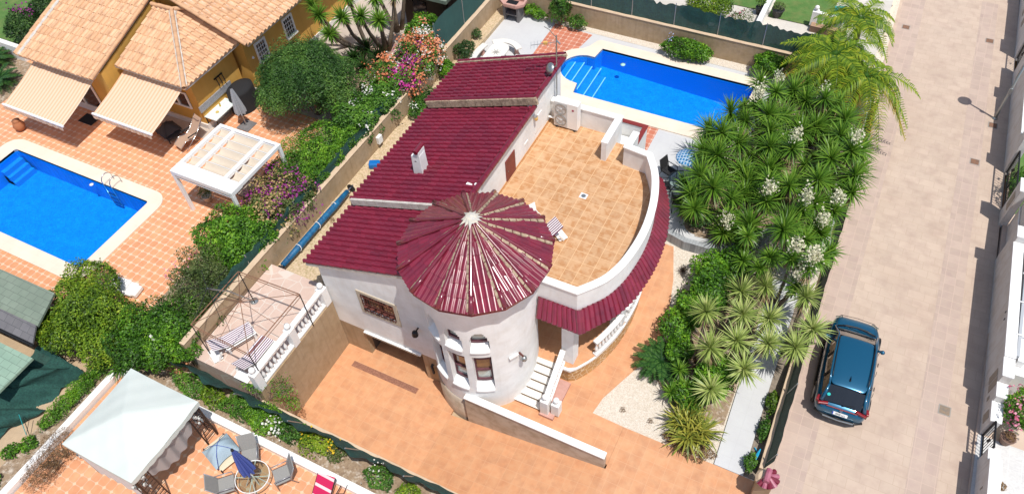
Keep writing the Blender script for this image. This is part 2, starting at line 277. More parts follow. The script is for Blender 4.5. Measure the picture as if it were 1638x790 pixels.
class MB:
    def __init__(s): s.v=[]; s.f=[]
    def add(s,vs,fs):
        b=len(s.v); s.v+= [tuple(v) for v in vs]; s.f+=[tuple(i+b for i in f) for f in fs]; return s
    def bx(s,x0,x1,y0,y1,z0,z1):
        x0,x1=min(x0,x1),max(x0,x1); y0,y1=min(y0,y1),max(y0,y1)
        return s.add([(x0,y0,z0),(x1,y0,z0),(x1,y1,z0),(x0,y1,z0),(x0,y0,z1),(x1,y0,z1),(x1,y1,z1),(x0,y1,z1)],[(3,2,1,0),(4,5,6,7),(0,1,5,4),(1,2,6,5),(2,3,7,6),(3,0,4,7)])
    def box(s,c,sz,rz=0,rx=0,ry=0):
        M=Matrix.Rotation(rz,3,'Z')@Matrix.Rotation(ry,3,'Y')@Matrix.Rotation(rx,3,'X'); c=Vector(c); a=[v/2 for v in sz]
        vs=[c+M@Vector((x*a[0],y*a[1],z*a[2])) for z in(-1,1) for x,y in((-1,-1),(1,-1),(1,1),(-1,1))]
        return s.add(vs,[(3,2,1,0),(4,5,6,7),(0,1,5,4),(1,2,6,5),(2,3,7,6),(3,0,4,7)])
    def prism(s,poly,z0,z1):
        if sum(poly[i-1][0]*poly[i][1]-poly[i][0]*poly[i-1][1] for i in range(len(poly)))<0: poly=poly[::-1]
        n=len(poly); f0=z0 if callable(z0) else (lambda x,y:z0); f1=z1 if callable(z1) else (lambda x,y:z1)
        return s.add([(p[0],p[1],f0(*p[:2])) for p in poly]+[(p[0],p[1],f1(*p[:2])) for p in poly],[tuple(range(n))[::-1],tuple(range(n,2*n))]+[(i,(i+1)%n,n+(i+1)%n,n+i) for i in range(n)])
    def tube(s,pts,r,n=8,cap=True):
        pts=[Vector(p) for p in pts]; rs=r if isinstance(r,(list,tuple)) else [r]*len(pts); b=len(s.v); prev=None
        for i,p in enumerate(pts):
            d=(pts[min(i+1,len(pts)-1)]-pts[max(i-1,0)]).normalized()
            if prev is None: a=d.orthogonal().normalized()
            else: a=(prev-d*prev.dot(d)); a=a.normalized() if a.length>1e-6 else d.orthogonal().normalized()
            prev=a; q=d.cross(a)
            for k in range(n):
                t=2*PI*k/n; s.v.append(tuple(p+(a*math.cos(t)+q*math.sin(t))*rs[i]))
        for i in range(len(pts)-1):
            for k in range(n): s.f.append((b+i*n+k,b+i*n+(k+1)%n,b+(i+1)*n+(k+1)%n,b+(i+1)*n+k))
        if cap: s.f.append(tuple(b+k for k in range(n))[::-1]); s.f.append(tuple(b+(len(pts)-1)*n+k for k in range(n)))
        return s
    def lathe(s,prof,c=(0,0,0),n=12,a0=0,a1=2*PI,cap=True):
        b=len(s.v); full=abs(a1-a0-2*PI)<1e-6; m=n if full else n+1
        for r,z in prof:
            for k in range(m):
                t=a0+(a1-a0)*k/n; s.v.append((c[0]+r*math.cos(t),c[1]+r*math.sin(t),c[2]+z))
        for i in range(len(prof)-1):
            for k in range(n): s.f.append((b+i*m+k,b+i*m+(k+1)%m,b+(i+1)*m+(k+1)%m,b+(i+1)*m+k))
        if full and cap: s.f.append(tuple(b+k for k in range(n))[::-1]); s.f.append(tuple(b+(len(prof)-1)*m+k for k in range(n)))
        return s
    def sheet(s,P,nu,nv,th=0):
        """P(u,v)->point; open sheet"""
        b=len(s.v)
        for i in range(nu+1):
            for j in range(nv+1): s.v.append(tuple(P(i/nu,j/nv)))
        for i in range(nu):
            for j in range(nv): a=b+i*(nv+1)+j; s.f.append((a,a+nv+1,a+nv+2,a+1))
        return s
    def strip(s,path,w,z0,z1,closed=False):
        """wall of thickness w along a path, top z1 / bottom z0 (numbers or lists)"""
        P=[Vector((p[0],p[1])) for p in path]; n=len(P); b=len(s.v)
        for i,p in enumerate(P):
            d0=(P[i]-P[i-1]).normalized() if (i>0 or closed) else None; d1=(P[(i+1)%n]-P[i]).normalized() if (i<n-1 or closed) else None
            if d0 is None: d0=d1
            if d1 is None: d1=d0
            nn=Vector((-(d0+d1).y,(d0+d1).x)).normalized(); k=1/max(.4,nn.dot(Vector((-d0.y,d0.x))))
            a=p+nn*w/2*k; c=p-nn*w/2*k; lo=z0[i] if isinstance(z0,(list,tuple)) else z0; hi=z1[i] if isinstance(z1,(list,tuple)) else z1
            s.v+=[(a.x,a.y,lo),(c.x,c.y,lo),(c.x,c.y,hi),(a.x,a.y,hi)]
        for i in range(n if closed else n-1):
            q=b+i*4; r=b+((i+1)%n)*4
            for k in range(4): s.f.append((q+k,q+(k+1)%4,r+(k+1)%4,r+k))
        if not closed: s.f.append((b,b+3,b+2,b+1)); e=b+(n-1)*4; s.f.append((e,e+1,e+2,e+3))
        return s
    def build(s,name,m,parent=None,smooth=False,bevel=0,loc=None,seg=2):
        o=raw(name,s.v,s.f,m,parent,smooth,loc=loc)
        bm=bmesh.new(); bm.from_mesh(o.data); bmesh.ops.recalc_face_normals(bm,faces=bm.faces); bm.to_mesh(o.data); bm.free()
        if bevel:
            md=o.modifiers.new('bevel','BEVEL'); md.width=bevel; md.segments=seg; md.limit_method='ANGLE'; md.angle_limit=R(40)
        return o
def struct(o): o['kind']='structure'; return o
def one(o,label,cat,group=None,kind=None): return tag(o,label,cat,group,kind)
def copy_tree(o,parent=None):
    c=o.copy(); C.objects.link(c)
    if parent is not None: c.parent=parent
    if o.name in ORI: ORI[c.name]=ORI[o.name]
    for ch in [x for x in bpy.data.objects if x.parent==o]: copy_tree(ch,c)
    return c
# tiled roof field: U along eave, V up slope, corner O; clipped by vertical planes
def tile_field(name,O,U,V,Wd,Ln,m,parent,pitch=.25,course=.42,amp=.05,clip=(),seed=0,base=0.,step=.022,jit=.004):
    O=Vector(O); U=Vector(U).normalized(); V=Vector(V).normalized(); Nn=U.cross(V).normalized()
    if Nn.z<0: Nn=-Nn
    rng=np.random.default_rng(seed)
    prof=[(0,-.1),(.07,.60),(.19,.92),(.3,1.),(.42,.92),(.55,.60),(.64,-.1),(.82,-.55)]
    nr=int(math.ceil(Wd/pitch)); us=[];hs=[]
    for i in range(nr):
        for a,h in prof: us.append((i+a)*pitch); hs.append(h*amp)
    us.append(nr*pitch); hs.append(0)
    us=np.array(us);hs=np.array(hs)
    nc=int(math.ceil(Ln/course)); vsamp=[]
    for j in range(nc): vsamp+= [(j*course,step,j),(min((j+1)*course,Ln),0.,j)]
    nu=len(us); verts=[];
    rowj=rng.normal(0,jit,(nc,nr+1))
    ti=np.minimum((np.arange(nu)//len(prof)),nr)
    for v,st,j in vsamp:
        for k in range(nu):
            p=O+U*us[k]+V*(v+(rowj[j][ti[k]]*2 if st else 0))+Nn*(base+hs[k]*(1.08 if st else .9)+st+rowj[j][ti[k]]); verts.append(p[:])
    faces=[];rn=[];tr=rng.random((nc,nr+1))
    for r in range(len(vsamp)-1):
        for k in range(nu-1):
            faces.append((r*nu+k,r*nu+k+1,(r+1)*nu+k+1,(r+1)*nu+k)); rn.append(tr[min(vsamp[r][2],nc-1)][ti[k]])
    # front lip at eave
    b=len(verts)
    for k in range(nu): p=O+U*us[k]+Nn*(base-.04); verts.append(p[:])
    for k in range(nu-1): faces.append((b+k,b+k+1,k+1,k)); rn.append(tr[0][ti[k]])
    bm=bmesh.new(); lay=bm.faces.layers.float.new('rnd'); bv=[bm.verts.new(v) for v in verts]
    for f,q in zip(faces,rn):
        fa=bm.faces.new([bv[i] for i in f]); fa[lay]=q; fa.smooth=False
    for (pc,pn) in clip:
        geom=bm.verts[:]+bm.edges[:]+bm.faces[:]
        bmesh.ops.bisect_plane(bm,geom=geom,plane_co=pc,plane_no=pn,clear_outer=True,clear_inner=False)
    me=bpy.data.meshes.new(name); off=ORI.get(parent.name) if parent else Vector((0,0,0))
    bmesh.ops.translate(bm,verts=bm.verts,vec=-off); bm.to_mesh(me); bm.free(); me.materials.append(m)
    o=bpy.data.objects.new(name,me); C.objects.link(o); o.parent=parent; ORI[o.name]=off.copy(); return o
def ridge_caps(p0,p1,r=.09,seg=.4,jit=.01):
    mb=MB(); p0=Vector(p0);p1=Vector(p1); L=(p1-p0).length; n=max(1,int(L/seg)); d=(p1-p0)/n
    for i in range(n):
        a=p0+d*(i-.04); b=p0+d*(i+1.1); k=random.uniform(-jit,jit); mb.tube([a+Vector((0,0,k)),b+Vector((0,0,k-.008))],[r*1.06,r*.96],10,cap=False)
    return mb
# foliage -----------------------------------------------------------
def leaf_mesh(P,Nn,size,asp,rng,droop=0):
    """P centres (n,3), Nn unit normals; diamond leaves"""
    n=len(P); a=rng.normal(size=(n,3)); t=np.cross(Nn,a); t/=np.linalg.norm(t,axis=1)[:,None]+1e-9; b=np.cross(Nn,t)
    s=size*rng.uniform(.6,1.35,(n,1)); v0=P-t*s*.5; v2=P+t*s*.5-np.array([0,0,droop])*s; v1=P+b*s*asp*.5+Nn*s*.06; v3=P-b*s*asp*.5+Nn*s*.06
    vs=np.stack([v0,v1,v2,v3],1).reshape(-1,3); fs=np.arange(4*n).reshape(n,4); return vs,fs
def blob_points(blobs,n,rng,shell=.75,lump=.28,flat=0):
    vol=np.array([(b[3]*b[4]+b[3]*b[5]+b[4]*b[5]) for b in blobs]); idx=rng.choice(len(blobs),n,p=vol/vol.sum()); B=np.array(blobs)
    d=rng.normal(size=(n,3)); d[:,2]=np.where(d[:,2]<-.3,-d[:,2]*.7,d[:,2]); d/=np.linalg.norm(d,axis=1)[:,None]
    ph=rng.uniform(0,6.28,(len(blobs),6)); fr=rng.uniform(2,5,(len(blobs),6,3))*rng.choice([-1,1],(len(blobs),6,3))
    q=np.einsum('nkj,nj->nk',fr[idx],d)+ph[idx]; lumpv=np.sin(q).mean(1)*1.6
    inner=rng.random(n)>shell; r=np.where(inner,rng.uniform(.45,.95,n),rng.normal(.97,.05,n)); r=r*(1+lump*lumpv)
    P=B[idx,:3]+d*B[idx,3:6]*r[:,None]; return P,d
def leaf_cloud(blobs,n,size,asp=.5,seed=1,up=.6,shell=.65,lump=.36,zmin=None,colbias=0):
    rng=np.random.default_rng(seed); P,d=blob_points(blobs,n,rng,shell,lump)
    if zmin is not None: P[:,2]=np.maximum(P[:,2],zmin+rng.uniform(0,.12,n))
    nn=d*.7+rng.normal(size=(n,3))*.55+np.array([0,0,up]); nn/=np.linalg.norm(nn,axis=1)[:,None]
    vs,fs=leaf_mesh(P,nn,size,asp,rng); 
    # clumps of lighter young growth
    cl=np.sin(P[:,0]*2.3+seed)+np.sin(P[:,1]*2.9+seed*2)+np.sin(P[:,2]*3.1)+np.sin(P[:,0]*6.1+P[:,1]*5.3); r=np.clip(rng.beta(1.8,2.4,n)+cl*.11+colbias,0,1); return vs,fs,r
def twigs(c,blobs,n,seed,r=.02):
    rng=random.Random(seed); mb=MB()
    for i in range(n):
        b=rng.choice(blobs); e=Vector((b[0]+rng.uniform(-.6,.6)*b[3],b[1]+rng.uniform(-.6,.6)*b[4],b[2]+rng.uniform(-.2,.6)*b[5])); m_=(Vector(c)+e)/2+Vector((rng.uniform(-.15,.15),rng.uniform(-.15,.15),rng.uniform(0,.2)))
        s=Vector((b[0]*.6+c[0]*.4,b[1]*.6+c[1]*.4,c[2])); mb.tube([s,(s+m_)/2,m_,e],[r*1.6,r*1.3,r,r*.4],5)
    return mb
def shrub(name,label,cat,blobs,n,size,m,z0,asp=.5,seed=1,group=None,flowers=(),zmin=None,tw=8,lump=.36,trunk=None,shell=.68,up=.6,colbias=0):
    cx=sum(b[0] for b in blobs)/len(blobs); cy=sum(b[1] for b in blobs)/len(blobs)
    t=thing(name,label,cat,(cx,cy,z0),0,group)
    vs,fs,r=leaf_cloud(blobs,n,size,asp,seed,zmin=z0 if zmin is None else zmin,lump=lump,shell=shell,up=up,colbias=colbias)
    raw('foliage',vs,fs,m,t,rnd=r)
    twigs((cx,cy,z0),blobs,tw,seed).build('stems',bark,t)
    if trunk: MB().tube([(cx,cy,z0),(cx+.05,cy,z0+trunk[1]*.5),(cx,cy,z0+trunk[1])],[trunk[0]*1.3,trunk[0],trunk[0]*.8],8).build('trunk',bark,t,True)
    for k,(fb,fn,fsz,fm) in enumerate(flowers):
        rng=np.random.default_rng(seed*31+k); nc=max(1,fn//14); Pc,dc=blob_points(fb,nc,rng,1,lump); idx=rng.integers(0,nc,fn)
        P=Pc[idx]+rng.normal(size=(fn,3))*fsz*1.3; P[:,2]+=fsz*.8; dd=dc[idx]+rng.normal(size=(fn,3))*.5+np.array([0,0,.6]); dd/=np.linalg.norm(dd,axis=1)[:,None]
        vs,fs=leaf_mesh(P,dd,fsz,.8,rng); raw('flowers',vs,fs,fm,t,rnd=rng.random(fn))
    return t
def blade_rosette(c,axis,n,L,w,rng,lo=-35,hi=85,droop=.25,segs=3,spread=1.):
    """yucca / agave head: arrays of blade quads"""
    c=np.array(c); ax=Vector(axis).normalized(); q=Vector((0,0,1)).rotation_difference(ax).to_matrix(); Q=np.array(q)
    i=np.arange(n); az=i*2.39996+rng.uniform(-.25,.25,n); e=np.radians(hi+(lo-hi)*(i/n)**.85+rng.uniform(-7,7,n)); ll=L*rng.uniform(.8,1.12,n)*(.75+.25*np.sin(np.pi*np.clip(i/n+.15,0,1)))
    V=[];F=[]
    ca,sa=np.cos(az),np.sin(az); side=np.stack([-sa,ca,0*az],1)
    p=np.zeros((n,3)); rows=[]
    for s in range(segs+1):
        t=s/segs; ee=e-droop*t*t*1.4*np.cos(e)
        dirv=np.stack([ca*np.cos(ee),sa*np.cos(ee),np.sin(ee)],1)
        if s>0: p=p+dirv*(ll/segs)[:,None]
        ww=w*(0.75 if s==0 else (1-t)**.6*1.1 if s<segs else .0)
        tw=side; rows.append((p-tw*ww/2,p+tw*ww/2))
    allv=np.stack([x for r in rows for x in r],1) # n,(2(segs+1)),3
    k=2*(segs+1); allv=allv@Q.T+c; vs=allv.reshape(-1,3)
    fs=[]
    for s in range(segs): fs.append(np.stack([np.arange(n)*k+2*s,np.arange(n)*k+2*s+1,np.arange(n)*k+2*s+3,np.arange(n)*k+2*s+2],1))
    fs=np.concatenate(fs); r=np.tile(np.clip(rng.beta(2,2,n)*.8+.25*(1-i/n),0,1),segs); return vs,fs,r
def cat3(parts):
    V=[];F=[];Rn=[];b=0
    for v,f,r in parts: V.append(v);F.append(f+b);Rn.append(r);b+=len(v)
    return np.concatenate(V),np.concatenate(F),np.concatenate(Rn)
def yucca(label,base,heads,m,seed,L=.78,w=.075,n=64,flowers=(),group=None,skirt=True,name='yucca_tree',trunk_r=.11,lo=-35,droop=.25,cat='yucca'):
    rng=np.random.default_rng(seed); t=thing(name,label,cat,base,0,group); B=Vector(base)
    mb=MB(); parts=[];dead=[]
    for h in heads:
        H=Vector(h[:3]); out=Vector((H.x-B.x,H.y-B.y,0)); ax=Vector((rng.normal()*.16,rng.normal()*.16,1))+out*.14; sc=h[3] if len(h)>3 else 1
        s=B+Vector((out.x*.12+rng.uniform(-.15,.15),out.y*.12+rng.uniform(-.15,.15),0)); mid=Vector((B.x+out.x*.7,B.y+out.y*.7,B.z+(H.z-B.z)*.55))
        r=trunk_r*(1 if len(heads)<4 else .8); mb.tube([s,(s+mid)/2+Vector((0,0,-.05)),mid,H-ax.normalized()*.1],[r*1.3,r,r*.85,r*.7],7)
        parts.append(blade_rosette(H,ax,int(n*sc),L*sc,w,rng,lo=lo,droop=droop))
        if skirt: dead.append(blade_rosette(H-ax.normalized()*.22,ax,int(n*.35),L*.75*sc,w*.8,rng,lo=-75,hi=-20,droop=.5))
    mb.build('trunk',bark,t,True); v,f,r=cat3(parts); raw('crown',v,f,m,t,rnd=r)
    if dead: v,f,r=cat3(dead); raw('dead_leaf_skirt',v,f,L_ydead,t,rnd=r)
    for fl in flowers:
        nf=190; q=rng.normal(size=(nf,3))*np.array([.12,.12,.20])+np.array(fl)+np.array([0,0,.18]); dd=rng.normal(size=(nf,3))+np.array([0,0,.6]); dd/=np.linalg.norm(dd,axis=1)[:,None]
        vs,fs=leaf_mesh(q,dd,.085,.85,rng); raw('flower_spike',vs,fs,F_cream,t,rnd=rng.random(nf))
    return t
def frond_mesh(c,az,L,rise,fall,rng,nl=34,lw=.04,ll=.55,hang=.5):
    """pinnate frond: rachis curve + leaflets"""
    c=np.array(c); d=np.array([math.cos(az),math.sin(az),0]); side=np.array([-d[1],d[0],0]); ts=np.linspace(0,1,nl)
    C0=lambda t: c+d*L*t+np.array([0,0,1])*(rise*t-fall*t*t)
    V=[];F=[];b=0;R_=[]
    for i,t in enumerate(ts[3:]):
        p=C0(t); lf=ll*math.sin(PI*min(1,.18+.8*t))*rng.uniform(.8,1.1)+.08
        for sg in(-1,1):
            dr=side*sg*.85+d*.55+np.array([0,0,rng.uniform(-.1,.25)]); dr/=np.linalg.norm(dr); m_=p+dr*lf*.55; e=m_+dr*lf*.45+np.array([0,0,-hang*lf])
            wv=np.cross(dr,[0,0,1]); wv/=np.linalg.norm(wv)+1e-6; wv=wv*lw/2; V+= [p-wv*.6,p+wv*.6,m_+wv,m_-wv,e]; F.append([b,b+1,b+2,b+3]); F.append([b+3,b+2,b+4,b+4]); b+=5; q=rng.beta(2,2); R_+=[q,q]
    F=[f for f in F]; return np.array(V),F,R_,[C0(t) for t in np.linspace(0,1,8)]
def palm(name,label,base,top,nf,L,seed,m,cat='palm',rise=1.2,fall=2.4,ll=.5,lw=.05,hang=.5,tr=.14,group=None,azs=None,yel=0,nl=34):
    rng=np.random.default_rng(seed); t=thing(name,label,cat,base,0,group); MB().tube([base,[(a+b)/2+.03 for a,b in zip(base,top)],top],[tr*1.3,tr,tr*.9],9).build('trunk',bark,t,True)
    for part,cnt,mm in (('crown',nf,m),('yellow_fronds',yel,L_palmy)):
        if not cnt: continue
        V=[];F=[];Rn=[];b=0;mb=MB()
        for i in range(cnt):
            az=(azs[i] if azs and part=='crown' and i<len(azs) else i*2.4+seed+(.9 if part!='crown' else 0)); k=i/cnt; rr=rise*(1.3-1.0*k) if part=='crown' else rise*.1; LL=L*rng.uniform(.85,1.1)
            v,f,r,cur=frond_mesh(top,az,LL,rr,fall*(.7+.5*k),rng,nl=nl,lw=lw,ll=ll,hang=hang); V.append(v); F+=[[q+b for q in ff] for ff in f]; Rn+=r; b+=len(v); mb.tube([Vector(p) for p in cur],[.028,.024,.02,.017,.014,.011,.008,.005],4)
        V=np.concatenate(V); F=[tuple(dict.fromkeys(f)) for f in F]; raw(part,V,F,mm,t,rnd=Rn); 
        if part=='crown': mb.build('frond_ribs',mm,t)
    return t
def baluster_mesh(h=.62,r=.065): return [(r,0),(r,.05),(r*.55,.07),(r*.6,.12),(r*1.05,.24),(r*.9,.32),(r*.5,.42),(r*.45,h-.14),(r*.75,h-.10),(r*.5,h-.07),(r,h-.05),(r,h)]
def balustrade(label,path,z,nb,posts=(),h=.9,group=None,loc=None,rail_w=.2,name='balustrade',zs=None,ball=True,cap=.1):
    """balusters, base rail, hand rail along a path; posts = indices of path"""
    P=[Vector(p) for p in path]; zz=zs or [z]*len(P); t=thing(name,label,'balustrade',(P[0].x,P[0].y,zz[0]),0,group)
    MB().strip(path,rail_w,[q+h-cap for q in zz],[q+h for q in zz]).build('handrail',white,t,bevel=.015)
    MB().strip(path,rail_w*.9,[q for q in zz],[q+.09 for q in zz]).build('base_rail',white,t,bevel=.01)
    Ls=[0]; 
    for i in range(1,len(P)): Ls.append(Ls[-1]+(P[i]-P[i-1]).length)
    bm0=None
    for k in range(nb):
        s=(k+.5)/nb*Ls[-1]; i=max(j for j in range(len(Ls)-1) if Ls[j]<=s); u=(s-Ls[i])/(Ls[i+1]-Ls[i]); p=P[i].lerp(P[i+1],u); zb=zz[i]+(zz[i+1]-zz[i])*u+.09
        if any((p-P[q]).length<.22 for q in posts): continue
        if bm0 is None:
            mb=MB().lathe(baluster_mesh(h-cap-.09),(0,0,0),10); bm0=mb.build('baluster',white,None,True,loc=(0,0,0)); o=bm0
        else: o=bm0.copy(); C.objects.link(o)
        o.parent=t; o.location=Vector((p.x,p.y,zb))-ORI[t.name]
    for q in posts:
        p=P[q]; mb=MB().bx(p.x-.15,p.x+.15,p.y-.15,p.y+.15,zz[q]-.02,zz[q]+h+.03); o=mb.build('post',white,t,bevel=.012)
        if ball: MB().lathe([(.02,0),(.07,.02),(.05,.05),(.1,.1),(.12,.17),(.09,.25),(.02,.29)],(p.x,p.y,zz[q]+h+.03),12).build('finial',white,t,True)
    return t
def txt(s,size,loc,rot,m,parent,ext=.002):
    cu=bpy.data.curves.new('lettering','FONT'); cu.body=s; cu.size=size; cu.extrude=ext; cu.align_x='CENTER'; cu.align_y='CENTER'
    tmp=bpy.data.objects.new('lettering_tmp',cu); C.objects.link(tmp); dg=bpy.context.evaluated_depsgraph_get(); me=bpy.data.meshes.new_from_object(tmp.evaluated_get(dg)); bpy.data.objects.remove(tmp)
    me.materials.clear(); me.materials.append(m); o=bpy.data.objects.new('lettering',me); C.objects.link(o); o.parent=parent; o.location=loc; o.rotation_euler=rot; return o
# ------------------------------------------------ THE SETTING
from mathutils.geometry import tessellate_polygon
def sheet(name,outer,holes,z,m,side=None):
    """flat surface with holes; optional side skirt depth"""
    loops=[[Vector((p[0],p[1],0)) for p in l] for l in [outer]+list(holes)]
    tri=tessellate_polygon(loops); vs=[(p.x,p.y,z) for l in loops for p in l]; n=len(vs); fs=[tuple(t) for t in tri]
    if side:
        vs+=[(v[0],v[1],z-side) for v in vs]; b=0
        for l in loops:
            k=len(l)
            for i in range(k): fs.append((b+i,b+(i+1)%k,n+b+(i+1)%k,n+b+i))
            b+=k
    mb=MB(); mb.add(vs,fs); return mb.build(name,m)
def arc(cx,cy,r,a0,a1,n): return [(cx+r*math.cos(R(a0+(a1-a0)*i/n)),cy+r*math.sin(R(a0+(a1-a0)*i/n))) for i in range(n+1)]
def rect(x0,x1,y0,y1): return [(x0,y0),(x1,y0),(x1,y1),(x0,y1)]
def rrect(x0,x1,y0,y1,r): return arc(x1-r,y1-r,r,0,90,6)+arc(x0+r,y1-r,r,90,180,6)+arc(x0+r,y0+r,r,180,270,6)+arc(x1-r,y0+r,r,270,360,6)
struct(sheet('ground',rect(-400,400,-300,700),[],-.12,sand))
# street
struct(MB().prism([(1.78,-30),(7.95,-30),(7.9,15),(7.72,24),(7.55,34),(7.2,44),(5.5,90),(-.5,90),(1.35,42),(1.7,30)],-.1,1.2).build('street',streetm))
struct(sheet('street_edge_band',[(1.95,-30),(3.1,-30),(2.95,30),(2.6,44),(1.6,70),(.8,70),(1.55,42),(1.85,30)],[],1.204,streetb))
struct(sheet('street_centre_band',[(6.0,-30),(6.9,-30),(6.85,17),(6.6,30),(6.2,44),(5.4,44),(5.75,30),(5.95,17)],[],1.204,streetb))
# driveway
struct(MB().prism([(-14.64,7.2),(-9.3,7.2),(-9.3,14.6),(-14.64,14.6)],-.1,0).build('driveway_floor',drive))
struct(MB().prism([(-9.3,7.2),(-3.1,7.2),(-3.1,10.46),(-9.3,10.46)],-.1,lambda x,y:(x+9.3)/6.2*1.2).build('driveway_ramp',drive))
struct(MB().prism(rect(-3.1,1.5,2,12.15),-.1,1.2).build('driveway_entrance',drive))
struct(MB().prism([(-8.6,10.62),(-3.105,10.62),(-3.105,12.15),(-4.3,12.2),(-4.18,12.93),(-3.64,14.3),(-3.12,15.5),(-3.1,16),(-6.2,16),(-6.2,13),(-8.6,13)],-.1,1.2).prism([(-3.1,16),(-3.2,17.1),(-3.55,18.6),(-4.05,20),(-6.2,20),(-6.2,16)],-.1,lambda x,y:1.2+(y-16)*.2).build('garden_path',drive))
GR=lambda x,y:1.165+max(0,min(y,20)-16)*.2
mb_=MB(); [mb_.prism(rect(-5.9,1.5,a,b),-.1,GR) for a,b in((12.152,16),(16,20),(20,22.6))]; struct(mb_.build('gravel_garden',gravelw))
struct(MB().prism([(.14,12.155),(1.12,12.155),(1.07,16),(.04,16)],1.0,1.235).prism([(1.07,16),(.04,16),(-.05,20),(1.02,20)],1.0,lambda x,y:1.235+(y-16)*.2).build('white_path',whitedeck))
mb_=MB(); mb_.prism([(1.13,12.2),(1.5,12.2),(1.48,16),(1.08,16)],1.0,1.19).prism([(1.48,16),(1.08,16),(1.03,20),(1.45,20)],1.0,lambda x,y:1.19+(y-16)*.2); struct(mb_.build('gravel_strip',mat('shade_darkened_gravel',(.19,.155,.12),.95,col2=(.28,.23,.18),ns=12,bump=.8,bs=20)))  # dark gravel, coloured darker still to carry the low wall's shade
mb_=MB(); mb_.prism([(-2.9,14.6),(-1.6,13.5),(.02,13.7),(.0,16),(-2.9,16)],1.0,lambda x,y:GR(x,y)+.012).prism([(-2.9,16),(.0,16),(-.08,20),(-2.4,20)],1.0,lambda x,y:GR(x,y)+.012); struct(mb_.build('shrub_bed',earth))
# pool terrace of the middle house
pin=[(-3.7,26.8),(-3.7,30.55),(-11.45,30.55),(-11.55,29.75)]+arc(-11.72,28.65,1.12,102,258,14)+[(-11.55,27.5),(-11.45,26.8)]
pout=[(-3.2,26.0)]+[(-3.2,31.15)]+arc(-11.65,30.85,.35,80,150,4)+[(-12.15,30.5)]+arc(-11.75,28.65,1.68,112,248,16)+[(-12.2,26.9)]+arc(-11.7,26.4,.45,170,265,4)
dk=[(-3.0,25.95),(-3.0,31.2),(-13.6,31.2),(-13.6,25.95)]
struct(sheet('pool_terrace',[(-10.2,22.0),(-5.2,21.3),(-4.75,20.75),(-4.32,20.3),(-3.67,20.14),(-2.78,20.19),(-1.9,20.62),(-1.05,21.39),(-.6,22.3),(1.45,22.4),(1.45,32.1),(-13.6,32.1),(-17.4,32.1),(-17.3,19.6),(-14.6,19.6),(-14.6,22.0)],[pout],2.4,whitedeck,side=1.3))
struct(MB().strip([(-4.75,20.75),(-4.32,20.3),(-3.67,20.14),(-2.78,20.19),(-1.9,20.62),(-1.05,21.39),(-.6,22.3)],.24,1.1,2.46).build('terrace_kerb',mat('grey_mosaic_kerb',(.34,.36,.37),.8,grid=(.12,.12),gcol=(.22,.23,.24),gw=.006,tvar=.2)))
struct(sheet('pool_side_red_tiles',[(-14.55,27.2),(-13.2,27.6)]+arc(-11.75,28.65,1.72,217,120,8)+[(-12.4,31.5),(-14.6,31.7)],[],2.405,redtile))
struct(sheet('pool_side_red_strip',[(-13.2,27.5),(-12.6,26.7),(-12.2,25.9),(-6.85,25.97),(-6.85,24.4),(-8.3,24.4),(-10.3,23.2),(-14.55,23.2),(-14.55,27.2)],[],2.405,redtile))
struct(sheet('wall_foot_gravel',[(-17.4,32.05),(-17.4,31.75),(-13.5,31.65),(-3.2,31.45),(1.4,31.6),(1.4,32.05)],[],2.41,gravelw))
struct(sheet('side_gravel',[(-17.88,11.95),(-14.6,11.95),(-14.6,19.6),(-17.3,19.6),(-17.3,32.1),(-17.88,32.1)],[],2.62,gravelb,side=2))
def pool(inn,out,zc,zw,zf,label):
    if not callable(zf): zv=zf; zf=lambda x:zv
    struct(sheet('pool_coping',out,[inn],zc,coping,side=.12))
    lo=len(inn); mb=MB(); mb.add([(p[0],p[1],zc-.02) for p in inn]+[(p[0],p[1],zf(p[0])) for p in inn],[(i,(i+1)%lo,lo+(i+1)%lo,lo+i) for i in range(lo)]); tri=tessellate_polygon([[Vector((p[0],p[1],0)) for p in inn]]); mb.add([(p[0],p[1],zf(p[0])) for p in inn],[tuple(t) for t in tri]); struct(mb.build('pool_basin',basin))
    o=sheet('pool_water',inn,[],zw,water); struct(o)
pool(pin,pout,2.46,2.30,lambda x:1.42-.055*(x+12.5),'')
for i,(x,y0,y1,r) in enumerate([(-12.45,27.95,29.35,0),(-12.1,27.6,29.7,0),(-11.7,27.5,29.75,0),(-11.3,27.0,30.0,0),(-10.9,27.0,29.6,0)]):
    z=2.18-.17*i
    struct(MB().bx(x-.4 if i else x-.3,x,y0,y1,1.26,z).build('pool_step',basin_step)); struct(MB().bx(x+.002,x+.05,y0,y1,z-.03,z+.012).build('pool_step_edge',white))
pin2=rrect(-34.0,-25.52,8.78,12.78,.12); pout2=rrect(-34.8,-24.85,8.1,13.42,.75)
pool(pin2,pout2,2.46,2.30,1.25,'')
for i in range(3): struct(MB().bx(-34.0,-33.75+.2*i,11.6,12.7,1.26,2.0-.25*i).build('pool_step',basin_step))
